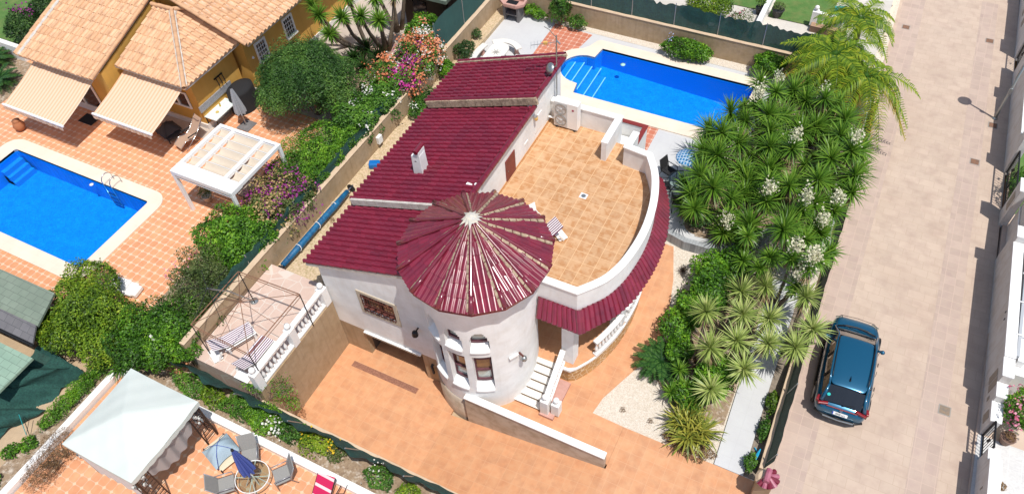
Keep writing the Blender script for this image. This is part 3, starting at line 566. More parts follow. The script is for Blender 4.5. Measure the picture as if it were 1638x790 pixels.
# western neighbour's ground
struct(sheet('tiled_patio',[(-60,6.7),(-18.15,6.7),(-18.15,20.3),(-26,20.3),(-26,17),(-38.5,17),(-38.5,30),(-60,30)],[pout2],2.4,oct_,side=1))
struct(sheet('concrete_yard',[(-38.5,17.02),(-26.02,17.02),(-26.02,20.32),(-18.15,20.32),(-18.15,70),(-38.5,70)],[],2.38,concrete,side=1))
struct(sheet('planting_strip',rect(-21.3,-18.15,7.3,27.6),[],2.42,earth,side=.3))
struct(sheet('lawn',[(-70,18.6),(-39.9,18.6),(-39.9,60),(-70,60)],[],2.75,lawnm,side=.5))
struct(sheet('gravel_bed',rect(-41.5,-37.6,14.4,17.9),[],2.42,earth))
struct(sheet('yard_gravel',rect(-23.2,-21.0,21.0,27),[],2.40,mat('pink_gravel',(.42,.28,.22),.95,col2=(.34,.22,.17),ns=9,bump=.8,bs=20,bd=.03)))
# southern neighbour's ground
struct(sheet('gazebo_patio',rect(-20.3,8,-12,5.80),[],2.2,octs,side=1))
struct(MB().bx(-20.75,-6,6.05,7.0,.5,2.27).build('planting_strip',earth))
struct(MB().bx(-21.45,-20.72,-10,7.0,.5,2.27).build('planting_strip',earth))
struct(MB().bx(-60,-21.45,-12,6.69,.5,2.1).build('sandy_yard',sand))
one(MB().strip([(-20.5,-6),(-20.5,5.92),(-17.6,5.92)],.26,1.9,2.42).build('garden_kerb',white,bevel=.02),'low white painted kerb along the rosemary and sandy yard','kerb')
one(MB().strip([(-17.4,5.92),(-6,5.92)],.26,1.9,2.43).build('garden_kerb',white,bevel=.02),'low white painted kerb below the flowering planting strip beside patio','kerb')
# western terrace of the middle house
struct(MB().bx(-17.86,-14.85,7.3,11.94,.1,3.0).build('stone_terrace',crazy))
# northern neighbour
struct(sheet('northern_garden_floor',rect(-18,1.0,32.3,60),[],2.35,mat('pale_slab_paving',(.60,.56,.50),.85,col2=(.54,.50,.44),ns=1,grid=(.6,.6),gcol=(.5,.46,.4),gw=.006,tvar=.06),side=1))
struct(sheet('artificial_lawn',[(-8.2,36.9),(-4.95,36.9),(-4.95,48),(-8.2,48)],[],2.39,lawnm)); struct(sheet('artificial_lawn',[(-4.6,36.5),(-1.6,36.5),(-1.6,48),(-4.6,48)],[],2.39,lawnm))
struct(sheet('street_side_gravel',[(.3,33),(1.55,33),(1.35,44),(.5,60),(-.3,60)],[],1.3,gravelw,side=1))
# eastern neighbours
struct(sheet('eastern_garden_floor',rect(7.75,60,-20,70),[],1.3,mat('eastern_paving',(.60,.47,.38),.85,col2=(.55,.42,.33),ns=1),side=1))
struct(sheet('eastern_patterned_floor',rect(7.8,30,-20,16.9),[],1.32,patt))
struct(sheet('eastern_lawn',rect(7.8,20,28,34),[],1.33,lawnm))
# ------------------------------------------------ boundary walls and nets
def wallthing(name,label,path,w,z0,z1,m,capm=None,capw=None,caph=.06,cat='wall'):
    t=thing(name,label,cat,(path[0][0],path[0][1],z0 if not isinstance(z0,(list,tuple)) else z0[0]))
    MB().strip(path,w,z0,z1).build('wall',m,t)
    if capm:
        zl=z1 if isinstance(z1,(list,tuple)) else [z1]*len(path); MB().strip(path,capw or w+.06,[z+.002 for z in zl],[z+caph for z in zl]).build('coping',capm,t,bevel=.012)
    return t
wallthing('boundary_wall','beige rendered wall between the middle house and the western neighbour hedge',[(-17.98,7.3),(-17.98,32.0)],.2,.2,[3.72,3.62],ochre_render,beige_cap,.24,.04)
wallthing('boundary_wall','beige rendered wall behind the right hand pool below a green net',[(-17.86,32.14),(1.5,32.14)],.2,1.2,3.55,ochre_render,beige_cap,.25,.04)
wallthing('boundary_wall','low beige wall between white garden path and the street',[(1.58,12.4),(1.45,31.9)],.16,.5,1.75,ochre_render,beige_cap,.18,.03)
wallthing('retaining_wall','tall beige retaining wall beside the garage driveway under white balusters',[(-14.73,7.22),(-14.73,11.48)],.2,0,2.97,ochre_render,mat('grey_skirting',(.42,.36,.33),.9),.02,.01)
wallthing('boundary_wall','weathered beige wall along the lower edge of the driveway',[(-14.8,7.1),(-6,7.1)],.18,-.1,2.32,ochre_render,beige_cap,.22,.03)
def net(label,path,z0,z1,m,amp=.05,posts=None,name='net_fence',seed=1,jag=0,lean=(0,0),pm=galv,freq=9,cat='netting'):
    P=[Vector((p[0],p[1],0)) for p in path]; Ls=[0]
    for i in range(1,len(P)): Ls.append(Ls[-1]+(P[i]-P[i-1]).length)
    T=Ls[-1]; rng=np.random.default_rng(seed); nu=int(T/.16); t=thing(name,label,cat,(P[0].x,P[0].y,z0))
    ju=rng.normal(0,1,nu+1); ph=rng.uniform(0,6,4)
    def f(u,v):
        s=u*T; i=max(j for j in range(len(Ls)-1) if Ls[j]<=s+1e-9); a=P[i]; b=P[i+1]; d=(b-a).normalized(); p=a+d*(s-Ls[i]); n=Vector((-d.y,d.x,0))
        o=amp*(math.sin(s*freq*.35+ph[0])+.6*math.sin(s*freq+ph[1]+v*2)+.4*math.sin(v*7+s*2+ph[2])); h=z0+(z1-z0)*v+(jag*ju[int(round(u*nu))]*v)-.05*math.sin(s*1.9+ph[3])*v
        return p+n*o*(.3+v*.7)+Vector((lean[0]*v,lean[1]*v,h))
    MB().sheet(f,nu,6).build('net',m,t,True)
    if posts:
        for s in posts:
            i=max(j for j in range(len(Ls)-1) if Ls[j]<=s+1e-9); p=P[i]+(P[i+1]-P[i]).normalized()*(s-Ls[i]); MB().tube([(p.x,p.y,z0-.1),(p.x+lean[0],p.y+lean[1],z1+.08)],.024,6).build('post',pm,t)
    return t
net('dark green shade net above the wall behind the right hand pool',[(-15.2,32.2),(-.8,32.2)],3.58,4.72,netting,.03,[.2,2.4,4.6,6.8,9,11.2,13.4],seed=3,jag=.05)
net('tall plain green screen beside the wooden shed at the top',[(-18.05,25.4),(-18.05,33)],3.7,5.35,mat('flat_green_screen',(.02,.075,.068),.9,col2=(.026,.09,.08),ns=1.2),.02,[.1,2.8,5.6],seed=4)
net('sagging green net half hidden under the western hedge',[(-18.1,9.2),(-18.1,25.3)],3.72,4.2,netting,.05,[2,5,8,11,14],seed=5,jag=.04)
net('loose green net along the planting strip above the driveway',[(-18.4,7.2),(-13,7.12),(-6.1,7.16)],2.34,3.3,netting,.08,[3.2,5.5,7.8,10,11.9],seed=6,jag=.03,lean=(0,-.5))
net('strip of dark green net on the low street wall',[(1.64,12.4),(1.52,31.8)],1.78,2.6,netting,.015,[.2,3,6,9,12,15,18],seed=8,lean=(.2,0))
# collapsed net lower left
t=thing('shade_net','crumpled dark green net sheet draped beside the sandy yard','netting',(-22.6,2,2.2)); rng=np.random.default_rng(4); A_=rng.uniform(-1,1,(6,6))
def f(u,v):
    y=.4+4.9*u; z=2.15+1.1*v+.22*math.sin(y*2.6+v*5)*math.sin(v*3+.3)+.12*math.sin(y*6.1+v*9)+.06*math.sin(y*13+v*17); x=-22.0-.35*math.sin(y*.9)-1.25*v+.18*math.sin(y*2.3+v*6)+.08*math.sin(v*14+y*4); return (x,y,z)
MB().sheet(f,70,20).build('net',netting,t,True)
for y in (5.2,2.4): MB().tube([(-22.9,y,2.1),(-23.2,y,3.3)],.03,6).build('post',galv,t)
# ------------------------------------------------ MIDDLE HOUSE
H=thing('tile_roofed_house','white house with maroon tiled roof, round corner tower and orange tiled roof terrace','house',(-12,16,0))
def wall_open(axis,c0,c1,a0,a1,z0,z1,ops):
    """solid wall with rectangular openings; axis 'x' runs along x at y in c0..c1"""
    xs=sorted({a0,a1,*[o[0] for o in ops],*[o[1] for o in ops]}); zs=sorted({z0,z1,*[o[2] for o in ops],*[o[3] for o in ops]}); mb=MB()
    for i in range(len(xs)-1):
        for j in range(len(zs)-1):
            mx=(xs[i]+xs[i+1])/2; mz=(zs[j]+zs[j+1])/2
            if any(o[0]<mx<o[1] and o[2]<mz<o[3] for o in ops): continue
            if axis=='x': mb.bx(xs[i],xs[i+1],c0,c1,zs[j],zs[j+1])
            else: mb.bx(c0,c1,xs[i],xs[i+1],zs[j],zs[j+1])
    return mb
SL=.355; XE=-15.08; XR=-10.12
def rz(x,e): return e+SL*(x-XE)-.07
mb=wall_open('x',11.5,11.72,-14.7,-9.9,1.7,5.0,[(-13.05,-11.65,3.3,4.35)]); 
mb.prism(rect(-14.7,-10.2,11.5,11.72),5.0,lambda x,y:rz(x,5.2)); 
mb.bx(-14.7,-14.45,11.722,22.6,2.5,5.05); mb.prism(rect(-14.45,-10.2,22.38,22.6),2.4,lambda x,y:rz(x,5.85))
mb.bx(-10.42,-10.2,11.722,14.35,0.0,6.86); mb.bx(-10.42,-10.2,14.35,20.0,2.2,7.1); mb.bx(-10.42,-10.2,20.0,22.38,2.2,7.44)
mb.prism(rect(-14.45,-10.42,14.2,14.34),5.0,lambda x,y:rz(x,5.25)); mb.prism(rect(-14.45,-10.42,19.85,19.98),5.0,lambda x,y:rz(x,5.5))
mb.bx(-10.2,-7.5,13.6,21.7,1.2,5.12)
mb.build('wall',plaster,H)
MB().bx(-14.7,-13.5,11.5,11.74,0,1.698).build('garage_side_wall',ochre_render,H); MB().bx(-10.9,-9.9,11.5,11.74,0,1.698).build('garage_side_wall',ochre_render,H)
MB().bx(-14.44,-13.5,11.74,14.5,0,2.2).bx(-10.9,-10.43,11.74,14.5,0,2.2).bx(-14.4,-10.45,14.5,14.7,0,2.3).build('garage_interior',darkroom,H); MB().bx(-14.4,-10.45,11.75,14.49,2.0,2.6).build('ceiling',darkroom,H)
mb=MB(); mb.bx(-13.48,-10.92,11.40,11.50,1.62,1.70).build('garage_lintel_canopy',white,H,bevel=.01)
for k in range(1): 
    mb=MB(); [mb.bx(-13.4+.1*i,-13.34+.1*i,11.385,11.402,1.60,1.69) for i in range(24)]; mb.build('rolled_garage_door',galv,H)
# front window
W_=MB(); 
for (a,b,c,d) in((-13.2,-13.05,3.15,4.5),(-11.65,-11.5,3.15,4.5),(-13.05,-11.65,4.35,4.5),(-13.05,-11.65,3.15,3.3)): W_.bx(a,b,11.46,11.52,c,d)
w=W_.build('window_surround',mat('sandstone_trim',(.50,.42,.32),.85),H,bevel=.01)
MB().bx(-13.05,-11.65,11.62,11.66,3.3,4.35).build('pane',glassd,w); mb=MB(); [mb.bx(-13.02+.12*i,-13.0+.12*i,11.44,11.46,3.32,4.34) for i in range(12)]; mb.bx(-13.05,-11.65,11.435,11.455,3.4,3.43).bx(-13.05,-11.65,11.435,11.455,4.22,4.25).bx(-13.05,-11.65,11.435,11.455,3.82,3.85); 
[mb.lathe([(.09,-.01),(.09,.01),(.07,.012)],(-12.9+.28*i,11.44,3.7),8) for i in range(5)]
mb.build('window_grille',wood_red,w); mb=MB(); mb.bx(-13.05,-12.99,11.56,11.62,3.3,4.35).bx(-11.71,-11.65,11.56,11.62,3.3,4.35).bx(-12.38,-12.32,11.56,11.62,3.3,4.35).bx(-13.05,-11.65,11.56,11.62,4.29,4.35).bx(-13.05,-11.65,11.56,11.62,3.3,3.36).build('frame',wood_red,w)
# pitched roof in three steps
for i,(y0,y1,e) in enumerate([(11.32,14.42,5.2),(14.38,20.05,5.48),(20.0,22.78,5.85)]):
    d=MB().prism(rect(XE,XR,y0+.03,y1-.03),lambda x,y:rz(x,e)-.10,lambda x,y:rz(x,e)+.035).build('roof_edge_mortar',mortar_w,H)
    L=(XR-XE)*math.sqrt(1+SL*SL)
    tile_field('roof',(XE-.06,y0,e),(0,1,0),(1,0,SL),y1-y0,L+.05,maroon,H,pitch=.235,course=.40,amp=.068,seed=i,base=.0,clip=[((0,y1-.001,0),(0,1,0))],step=.045)
for i,(y,e) in enumerate([(14.36,5.44),(20.02,5.79),(22.74,5.86)]):
    mb=MB(); 
    for k in range(13): x=XE+.05+k*.39; mb.box((x+.18,y-.03,e+SL*(x+.18-XE)+(.11 if i==2 else (.02 if i==0 else -.02))),(.392,.10,.10 if i==2 else (.26 if i==0 else .30)),ry=-math.atan(SL))
    mb.build('roof_step_mortar',mortar if i else mortar_w,H)
    if i: ridge_caps((XE,y+.06,e+.13),(XR,y+.06,e+.13+SL*(XR-XE)),.085,.36).build('edge_tiles',maroon,H,True)
for y0,y1,e in((11.4,14.3,5.2),(14.4,20,5.48),(20.05,22.7,5.85)): z=e+SL*(XR-XE)+.03; ridge_caps((XR+.02,y0,z),(XR+.02,y1,z),.10,.38).build('ridge_tiles',maroon,H,True)
# chimneys
def chimney(x,y,z,h,label=None):
    c=MB().add([(x-.22,y-.22,z-.3),(x+.22,y-.22,z-.3),(x+.22,y+.22,z-.3),(x-.22,y+.22,z-.3),(x-.2,y-.2,z+h*.78),(x+.17,y-.2,z+h*.85),(x+.17,y+.2,z+h*.85),(x-.2,y+.2,z+h*.78)],[(3,2,1,0),(4,5,6,7),(0,1,5,4),(1,2,6,5),(2,3,7,6),(3,0,4,7)]).build('chimney',plaster,H,bevel=.02)
    MB().bx(x-.02,x+.16,y-.21,y+.21,z+h*.82,z+h).build('chimney_cap',plaster,c,bevel=.01); MB().tube([(x+.06,y-.25,z+h+.01),(x+.06,y+.25,z+h+.03)],.10,8).build('cap_tile',maroon,c)
    MB().tube([(x-.03,y-.205,z+h*.55),(x-.03,y-.2,z+h*.55)],.05,10).build('vent_hole',blackm,c); return c
chimney(-12.98,16.2,6.2,1.12)
c=MB().bx(-10.60,-10.46,15.45,15.62,6.7,7.12).bx(-10.27,-10.08,15.40,15.62,6.6,7.28).bx(-10.60,-10.08,15.45,15.62,7.08,7.17).build('chimney',plaster,H,bevel=.03)
# tower
TC=(-8.63,12.5); TR=1.9
WIN=[-62.5,-89.5,-116.5]
def tower_wall():
    bm=bmesh.new(); na=240; z0,z1=-.1,8.0; zs=list(np.arange(z0,2.5,.26))+list(np.arange(2.5,6.15,.05))+list(np.arange(6.2,8.01,.3)); V=[[bm.verts.new((TC[0]+TR*math.cos(2*PI*k/na),TC[1]+TR*math.sin(2*PI*k/na),z)) for k in range(na)] for z in zs]
    hole=[]
    for j in range(len(zs)-1):
        for k in range(na):
            a=((k+.5)/na*360+180)%360-180; z=(zs[j]+zs[j+1])/2; cut=False
            for w in WIN:
                da=abs(a-w)
                if da<9.5 and 2.55<z<4.62: cut=True
                if da<9.5 and 5.0<z<5.42+.6*math.sqrt(max(0,1-(da/9.5)**2)): cut=True
            if not cut: bm.faces.new((V[j][k],V[j][(k+1)%na],V[j+1][(k+1)%na],V[j+1][k]))
    be=[e for e in bm.edges if e.is_boundary and not all(v.co.z<z0+.01 for v in e.verts) and not all(v.co.z>7.95 for v in e.verts)]
    r=bmesh.ops.extrude_edge_only(bm,edges=be)
    for v in [g for g in r['geom'] if isinstance(g,bmesh.types.BMVert)]:
        d=Vector((v.co.x-TC[0],v.co.y-TC[1])).normalized(); v.co.x-=d.x*.3; v.co.y-=d.y*.3
    for v in [v for v in bm.verts if not v.link_faces]: bm.verts.remove(v)
    off=ORI[H.name]; bmesh.ops.translate(bm,verts=bm.verts,vec=-off); me=bpy.data.meshes.new('tower_wall'); bm.to_mesh(me); bm.free(); me.materials.append(plaster); o=bpy.data.objects.new('tower_wall',me); C.objects.link(o); o.parent=H; ORI[o.name]=off.copy(); return o
tw=tower_wall()
MB().lathe([(1.945,-.1),(1.945,1.42),(1.905,1.45)],(TC[0],TC[1],0),48,R(-178),R(-76)).build('tower_plinth',mat('ramp_wall_render',(.56,.47,.37),.9,col2=(.47,.38,.28),ns=1.5,col3=(.33,.24,.16),n3=3,a3=.5,bump=.3),H,True)
def cyl_sheet(r,a0,a1,z0,z1,n=10): return MB().sheet(lambda u,v:(TC[0]+r*math.cos(R(a0+(a1-a0)*u)),TC[1]+r*math.sin(R(a0+(a1-a0)*u)),z0+(z1-z0)*v),n,1)
def cyl_box(mb,r0,r1,a0,a1,z0,z1,n=6):
    b=len(mb.v)
    for i in range(n+1):
        a=R(a0+(a1-a0)*i/n)
        for r,z in((r0,z0),(r1,z0),(r1,z1),(r0,z1)): mb.v.append((TC[0]+r*math.cos(a),TC[1]+r*math.sin(a),z))
    for i in range(n):
        q=b+4*i
        for k in range(4): mb.f.append((q+k,q+(k+1)%4,q+4+(k+1)%4,q+4+k))
    mb.f.append((b,b+3,b+2,b+1)); e=b+4*n; mb.f.append((e,e+1,e+2,e+3)); return mb
wf=mat('plum_window_frame',(.10,.03,.045),.5,col2=(.13,.04,.055),ns=8)
def slope_sill(w,hw,ri,zi,ro,zo,zb,n=8):
    mb=MB(); b=0
    for i in range(n+1):
        a=R(w-hw+2*hw*i/n)
        for r,z in((ri,zi-.25),(ro,zb),(ro,zo),(ri,zi)): mb.v.append((TC[0]+r*math.cos(a),TC[1]+r*math.sin(a),z))
    for i in range(n):
        for k in range(4): mb.f.append((4*i+k,4*i+(k+1)%4,4*i+4+(k+1)%4,4*i+4+k))
    mb.f.append((0,3,2,1)); e=4*n; mb.f.append((e,e+1,e+2,e+3)); return mb.build('window_sill',plaster,H)
for w in WIN:
    fr=MB(); r0,r1=1.62,1.70
    cyl_box(fr,r0,r1,w-9.5,w-8.0,2.8,4.62,2);cyl_box(fr,r0,r1,w+8.0,w+9.5,2.8,4.62,2);cyl_box(fr,r0,r1,w-8,w+8,4.52,4.63);cyl_box(fr,r0,r1,w-8,w+8,2.8,2.92);cyl_box(fr,r0,r1+.02,w-8,w+8,4.18,4.27);cyl_box(fr,r0,r1,w-8,w+8,3.45,3.53)
    o=fr.build('window',wf,H); cyl_sheet(1.64,w-8.5,w+8.5,3.5,4.55).build('pane',glassb,o,True); cyl_sheet(1.64,w-8.5,w+8.5,2.85,3.5).build('lower_pane',curtainm,o,True)
    fr=MB(); cyl_box(fr,r0,r1,w-9.5,w+9.5,5.2,5.31); cyl_box(fr,r0,r1,w-9.5,w-8.4,5.31,5.6,1); cyl_box(fr,r0,r1,w+8.4,w+9.5,5.31,5.6,1)
    o=fr.build('arched_window',wf,H); cyl_sheet(1.635,w-10,w+10,5.25,6.1).build('pane',curtainm,o,True)
    slope_sill(w,9.45,1.60,2.82,1.97,2.52,2.44); slope_sill(w,9.45,1.60,5.22,1.96,4.97,4.90)
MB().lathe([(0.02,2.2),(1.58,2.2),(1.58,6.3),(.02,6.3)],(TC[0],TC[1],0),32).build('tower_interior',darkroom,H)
# conical roof
AP=Vector((TC[0]+.05,TC[1]+.05,9.28)); RZ=7.84; RR=2.42; NS=15; rimv=[Vector((TC[0]+.05+RR*math.cos(2*PI*k/NS+.13),TC[1]+.05+RR*math.sin(2*PI*k/NS+.13),RZ)) for k in range(NS)]
mb=MB(); mb.add([AP-Vector((0,0,.06))]+[v-Vector((0,0,.05)) for v in rimv]+[v-Vector((0,0,.17)) for v in rimv],[(0,1+k,1+(k+1)%NS) for k in range(NS)]+[(1+k,1+NS+k,1+NS+(k+1)%NS,1+(k+1)%NS) for k in range(NS)]+[tuple(range(1+NS,1+2*NS))]); mb.build('cone_roof_deck',maroon,H)
for k in range(NS):
    A=rimv[k]; B=rimv[(k+1)%NS]; U=(B-A).normalized(); M_=(A+B)/2; V=(AP-M_); Ln=V.length; V.normalize(); outw=U.cross(V); 
    nA=(AP-A).cross(Vector((0,0,1))).normalized(); 
    if nA.dot(M_-A)>0: nA=-nA
    nB=(AP-B).cross(Vector((0,0,1))).normalized()
    if nB.dot(M_-B)>0: nB=-nB
    if outw.z<0: O,UU=B,-U
    else: O,UU=A,U
    wd=(B-A).length; tile_field('cone_roof',O-V*.04-UU*.02,UU,V,wd+.04,Ln,maroon_gloss,H,pitch=.175,course=.42,amp=.026,clip=[(tuple(A),nA[:]),(tuple(B),nB[:])],seed=20+k,step=.022)
    d=(AP-A); sidev=Vector((-d.y,d.x,0)).normalized(); n=5; mb=MB()
    for i in range(n):
        a=A+d*(i/n*.93)-d.normalized()*.05; b=A+d*((i+1.2)/n*.93); z=Vector((0,0,.045)); mb.tube([a+z+Vector((0,0,.02)),b+z],[.088*(1-.4*i/n),.078*(1-.4*(i+1)/n)],9,cap=(i==0))
    mb.build('hip_tiles',maroon_gloss,H,True)
    s_=sidev*(.085); mb=MB()
    for i in range(9):
        a=A+d*(i/9*.9+.01); b=A+d*((i+1)/9*.9); sc=1-.3*i/9; q=random.uniform(.9,1.08); mb.add([a+s_*1.75*sc*q+Vector((0,0,.02)),a+s_*.2+Vector((0,0,.10)),b+s_*.2+Vector((0,0,.10)),b+s_*1.75*sc*q+Vector((0,0,.02)),a+s_*1.75*sc*q-Vector((0,0,.05)),b+s_*1.75*sc*q-Vector((0,0,.05))],[(0,1,2,3),(0,3,5,4)])
    mb.build('hip_mortar',mat('hip_mortar_beige',(.47,.37,.26),.95,col2=(.36,.27,.18),ns=6,col3=(.14,.09,.07),n3=7,a3=.6,bump=.4) if k%3 else mortar,H)
rng=random.Random(5); prof=[]
mb=MB(); b=0; nn=26; ring=[]
for k in range(nn): a=2*PI*k/nn; r=rng.uniform(.2,.42) if k%2 else .22; ring.append((AP.x+r*math.cos(a),AP.y+r*math.sin(a),AP.z-r*.5+.11))
mb.add([(AP.x,AP.y,AP.z+.16)]+[(AP.x+.15*math.cos(2*PI*k/nn),AP.y+.15*math.sin(2*PI*k/nn),AP.z+.10) for k in range(nn)]+ring,[(0,1+k,1+(k+1)%nn) for k in range(nn)]+[(1+k,1+nn+k,1+nn+(k+1)%nn,1+(k+1)%nn) for k in range(nn)]); mb.build('apex_mortar',mat('pale_apex_mortar',(.62,.56,.45),.95,col2=(.5,.5,.47),ns=9,bump=.6),H)
# roof terrace
CV=[(-5.50,13.42),(-4.93,14.15),(-4.66,14.8),(-4.53,15.4),(-4.45,16.2),(-4.46,17.0),(-4.58,17.9),(-4.8,18.75),(-5.1,19.5),(-5.55,20.22)]
def smooth_path(P,n=4):
    out=[]; Q=[P[0]]+list(P)+[P[-1]]
    for i in range(1,len(Q)-2):
        for k in range(n):
            t=k/n; p=[0.5*((2*Q[i][a])+(-Q[i-1][a]+Q[i+1][a])*t+(2*Q[i-1][a]-5*Q[i][a]+4*Q[i+1][a]-Q[i+2][a])*t*t+(-Q[i-1][a]+3*Q[i][a]-3*Q[i+1][a]+Q[i+2][a])*t**3) for a in(0,1)]; out.append(tuple(p))
    out.append(P[-1]); return out
CVs=smooth_path(CV,3)
struct_floor=[(-10.2,13.5),(-6.9,13.5)]+CVs+[(-6.45,20.35),(-6.45,21.3),(-7.3,21.3),(-7.3,21.75),(-10.2,21.75)]
MB().prism(struct_floor,5.125,5.4).build('terrace_floor',roofter,H)
p1=[(-7.2,13.42)]+CVs+[(-6.45,20.33),(-6.42,21.2)]
MB().strip(p1,.2,5.0,6.26).build('parapet',plaster,H); MB().strip(p1,.27,6.262,6.34).build('parapet_coping',white,H,bevel=.02)
p2=[(-10.18,21.72),(-7.32,21.72),(-7.32,20.15)]
MB().strip(p2,.2,5.0,6.26).build('parapet',plaster,H); MB().strip(p2,.27,6.262,6.34).build('parapet_coping',white,H,bevel=.02)
MB().strip([(-10.185,13.6),(-10.185,21.6)],.03,5.4,5.47).build('skirting',mat('tile_skirting',(.5,.25,.1),.6),H)
mb=wall_open('y',-8.16,-8.0,21.82,24.35,2.3,3.86,[]); mb.bx(-8.0,-6.92,24.2,24.36,2.3,3.86).bx(-7.06,-6.9,22.0,24.2,2.3,3.86); mb.build('stairwell_wall',plaster,H)
MB().strip([(-8.08,21.9),(-8.08,24.28),(-6.98,24.28),(-6.98,22.2)],.2,3.862,3.91).build('stairwell_coping',mat('maroon_coping_tile',(.22,.03,.025),.4),H)
mb=MB(); [mb.bx(-7.98 if i>3 else -7.2,-7.08 if i>3 else -6.5,21.0+.26*i,21.26+.26*i,3.0,5.38-.2*i) for i in range(12)]; mb.build('terrace_steps',white,H)
d=MB().bx(-10.21,-10.165,17.6,18.36,5.42,6.46).build('terrace_door',mat('maroon_door_paint',(.21,.035,.03),.5,col2=(.17,.028,.025),ns=3),H,bevel=.01); MB().lathe([(.02,0),(.03,.02),(.02,.04)],(-10.15,17.72,5.9),8).build('handle',steel,d)
MB().bx(-10.21,-10.175,20.15,20.75,5.75,6.5).build('meter_panel',white,H,bevel=.01); MB().bx(-10.21,-10.18,19.2,19.5,5.9,6.0).build('wall_vent',white,H)
l=MB().box((-10.12,20.05,6.75),(.16,.12,.05)).build('wall_lamp',steel,H); MB().lathe([(.04,0),(.07,.04),(.07,.15),(.03,.19)],(-10.08,20.05,6.55),8).build('lamp_glass',lamp_y,l,True)
o=MB().bx(-7.41,-7.13,18.0,18.26,5.401,5.408).build('floor_drain',mat('drain_white',(.75,.76,.76),.4),H); MB().lathe([(.09,0),(.09,.004)],(-7.27,18.13,5.408),16).build('drain_grid',galv,o)
# porch
PB=smooth_path([(-5.35,13.15),(-4.93,13.85),(-4.62,14.8),(-4.5,15.4),(-4.42,16.2),(-4.43,17.0),(-4.55,17.9),(-4.77,18.75),(-5.08,19.5),(-5.6,20.4)],3)
MB().prism([(-7.52,12.95),(-5.6,13.0)]+PB+[(-7.52,21)],1.0,2.0).build('stone_plinth',stone,H)
PO=[((x+ (x+8.5)/math.hypot(x+8.5,y-17)*.05),(y+(y-17)/math.hypot(x+8.5,y-17)*.05)) for x,y in PB]
MB().prism([(-7.52,12.85),(-5.5,12.92)]+PO+[(-7.52,21.1)],2.002,2.13).build('porch_slab_edge',white,H,bevel=.015); MB().prism([(-7.5,12.95),(-5.6,13.0)]+PB+[(-7.5,21)],2.132,2.15).build('porch_floor',drive,H)
for x,y in((-5.72,13.42),(-4.72,15.55),(-4.78,18.3)): MB().bx(x-.23,x+.23,y-.23,y+.23,2.15,4.95).build('porch_pillar',plaster,H,bevel=.015); MB().bx(x-.27,x+.27,y-.27,y+.27,4.72,4.8).build('pillar_capital',beige_cap,H,bevel=.01)
MB().prism([(-7.3,13.2),(-5.6,13.1)]+[(p[0]-.02,p[1]) for p in CVs]+[(-7.3,20.5)],4.83,5.12).build('porch_ceiling',plaster,H)
# lean-to tile roof round the porch
ino=[(-6.85,13.30)]+[(x+(x+9.5)/math.hypot(x+9.5,y-16.9)*.1,y+(y-16.9)/math.hypot(x+9.5,y-16.9)*.1) for x,y in CVs]
ino[1]=(-5.38,13.30)
def offp(x,y,d): a=math.hypot(x+9.5,y-16.9); return (x+(x+9.5)/a*d,y+(y-16.9)/a*d)
outo=[(-6.75,12.90),(-5.13,12.86)]+[offp(x,y,.56) for x,y in CVs[2:]]
ino=[ino[0],(-5.40,13.31)]+[offp(x,y,.1) for x,y in CVs[2:]]
mb=MB(); n=len(ino); mb.add([(p[0],p[1],5.42) for p in ino]+[(p[0],p[1],4.84) for p in outo]+[(p[0],p[1],5.30) for p in ino]+[(p[0],p[1],4.76) for p in outo],[(i,n+i,n+i+1,i+1) for i in range(n-1)]+[(2*n+i,2*n+i+1,3*n+i+1,3*n+i) for i in range(n-1)]+[(n+i,3*n+i,3*n+i+1,n+i+1) for i in range(n-1)]+[(0,2*n,3*n,n)]); mb.build('porch_roof_deck',maroon,H)
def lerp_path(P,s):
    L=[0]
    for i in range(1,len(P)): L.append(L[-1]+math.hypot(P[i][0]-P[i-1][0],P[i][1]-P[i-1][1]))
    s*=L[-1]; i=max(j for j in range(len(L)-1) if L[j]<=s+1e-9); t=(s-L[i])/(L[i+1]-L[i]); return (P[i][0]+(P[i+1][0]-P[i][0])*t,P[i][1]+(P[i+1][1]-P[i][1])*t)
V_=[];F_=[];Q_=[]
def rib(a,b):
    a=Vector(a);b=Vector(b)
    for i in range(2):
        p=a.lerp(b,i*.5-.04); q=a.lerp(b,.5+i*.5); m2=MB().tube([p+Vector((0,0,.012-.02*i)),q+Vector((0,0,-.012-.02*i))],[.112,.102],12); bb=len(V_); V_.extend(m2.v); F_.extend([tuple(k+bb for k in f) for f in m2.f]); Q_.extend([random.random()]*len(m2.f))
for k in range(8): t=(k+.5)/8; rib((-6.72+t*1.52,12.88,4.86),(-6.80+t*1.33,13.30,5.44))
rib((-5.13,12.86,4.92),(-5.40,13.31,5.50))
for k in range(41):
    t=(k+.5)/41; o_=lerp_path(outo[1:],t); i_=lerp_path(ino[1:],t); rib((o_[0],o_[1],4.87),(i_[0],i_[1],5.45))
raw('porch_roof_tiles',V_,F_,maroon_gloss,H,False,rnd=Q_)
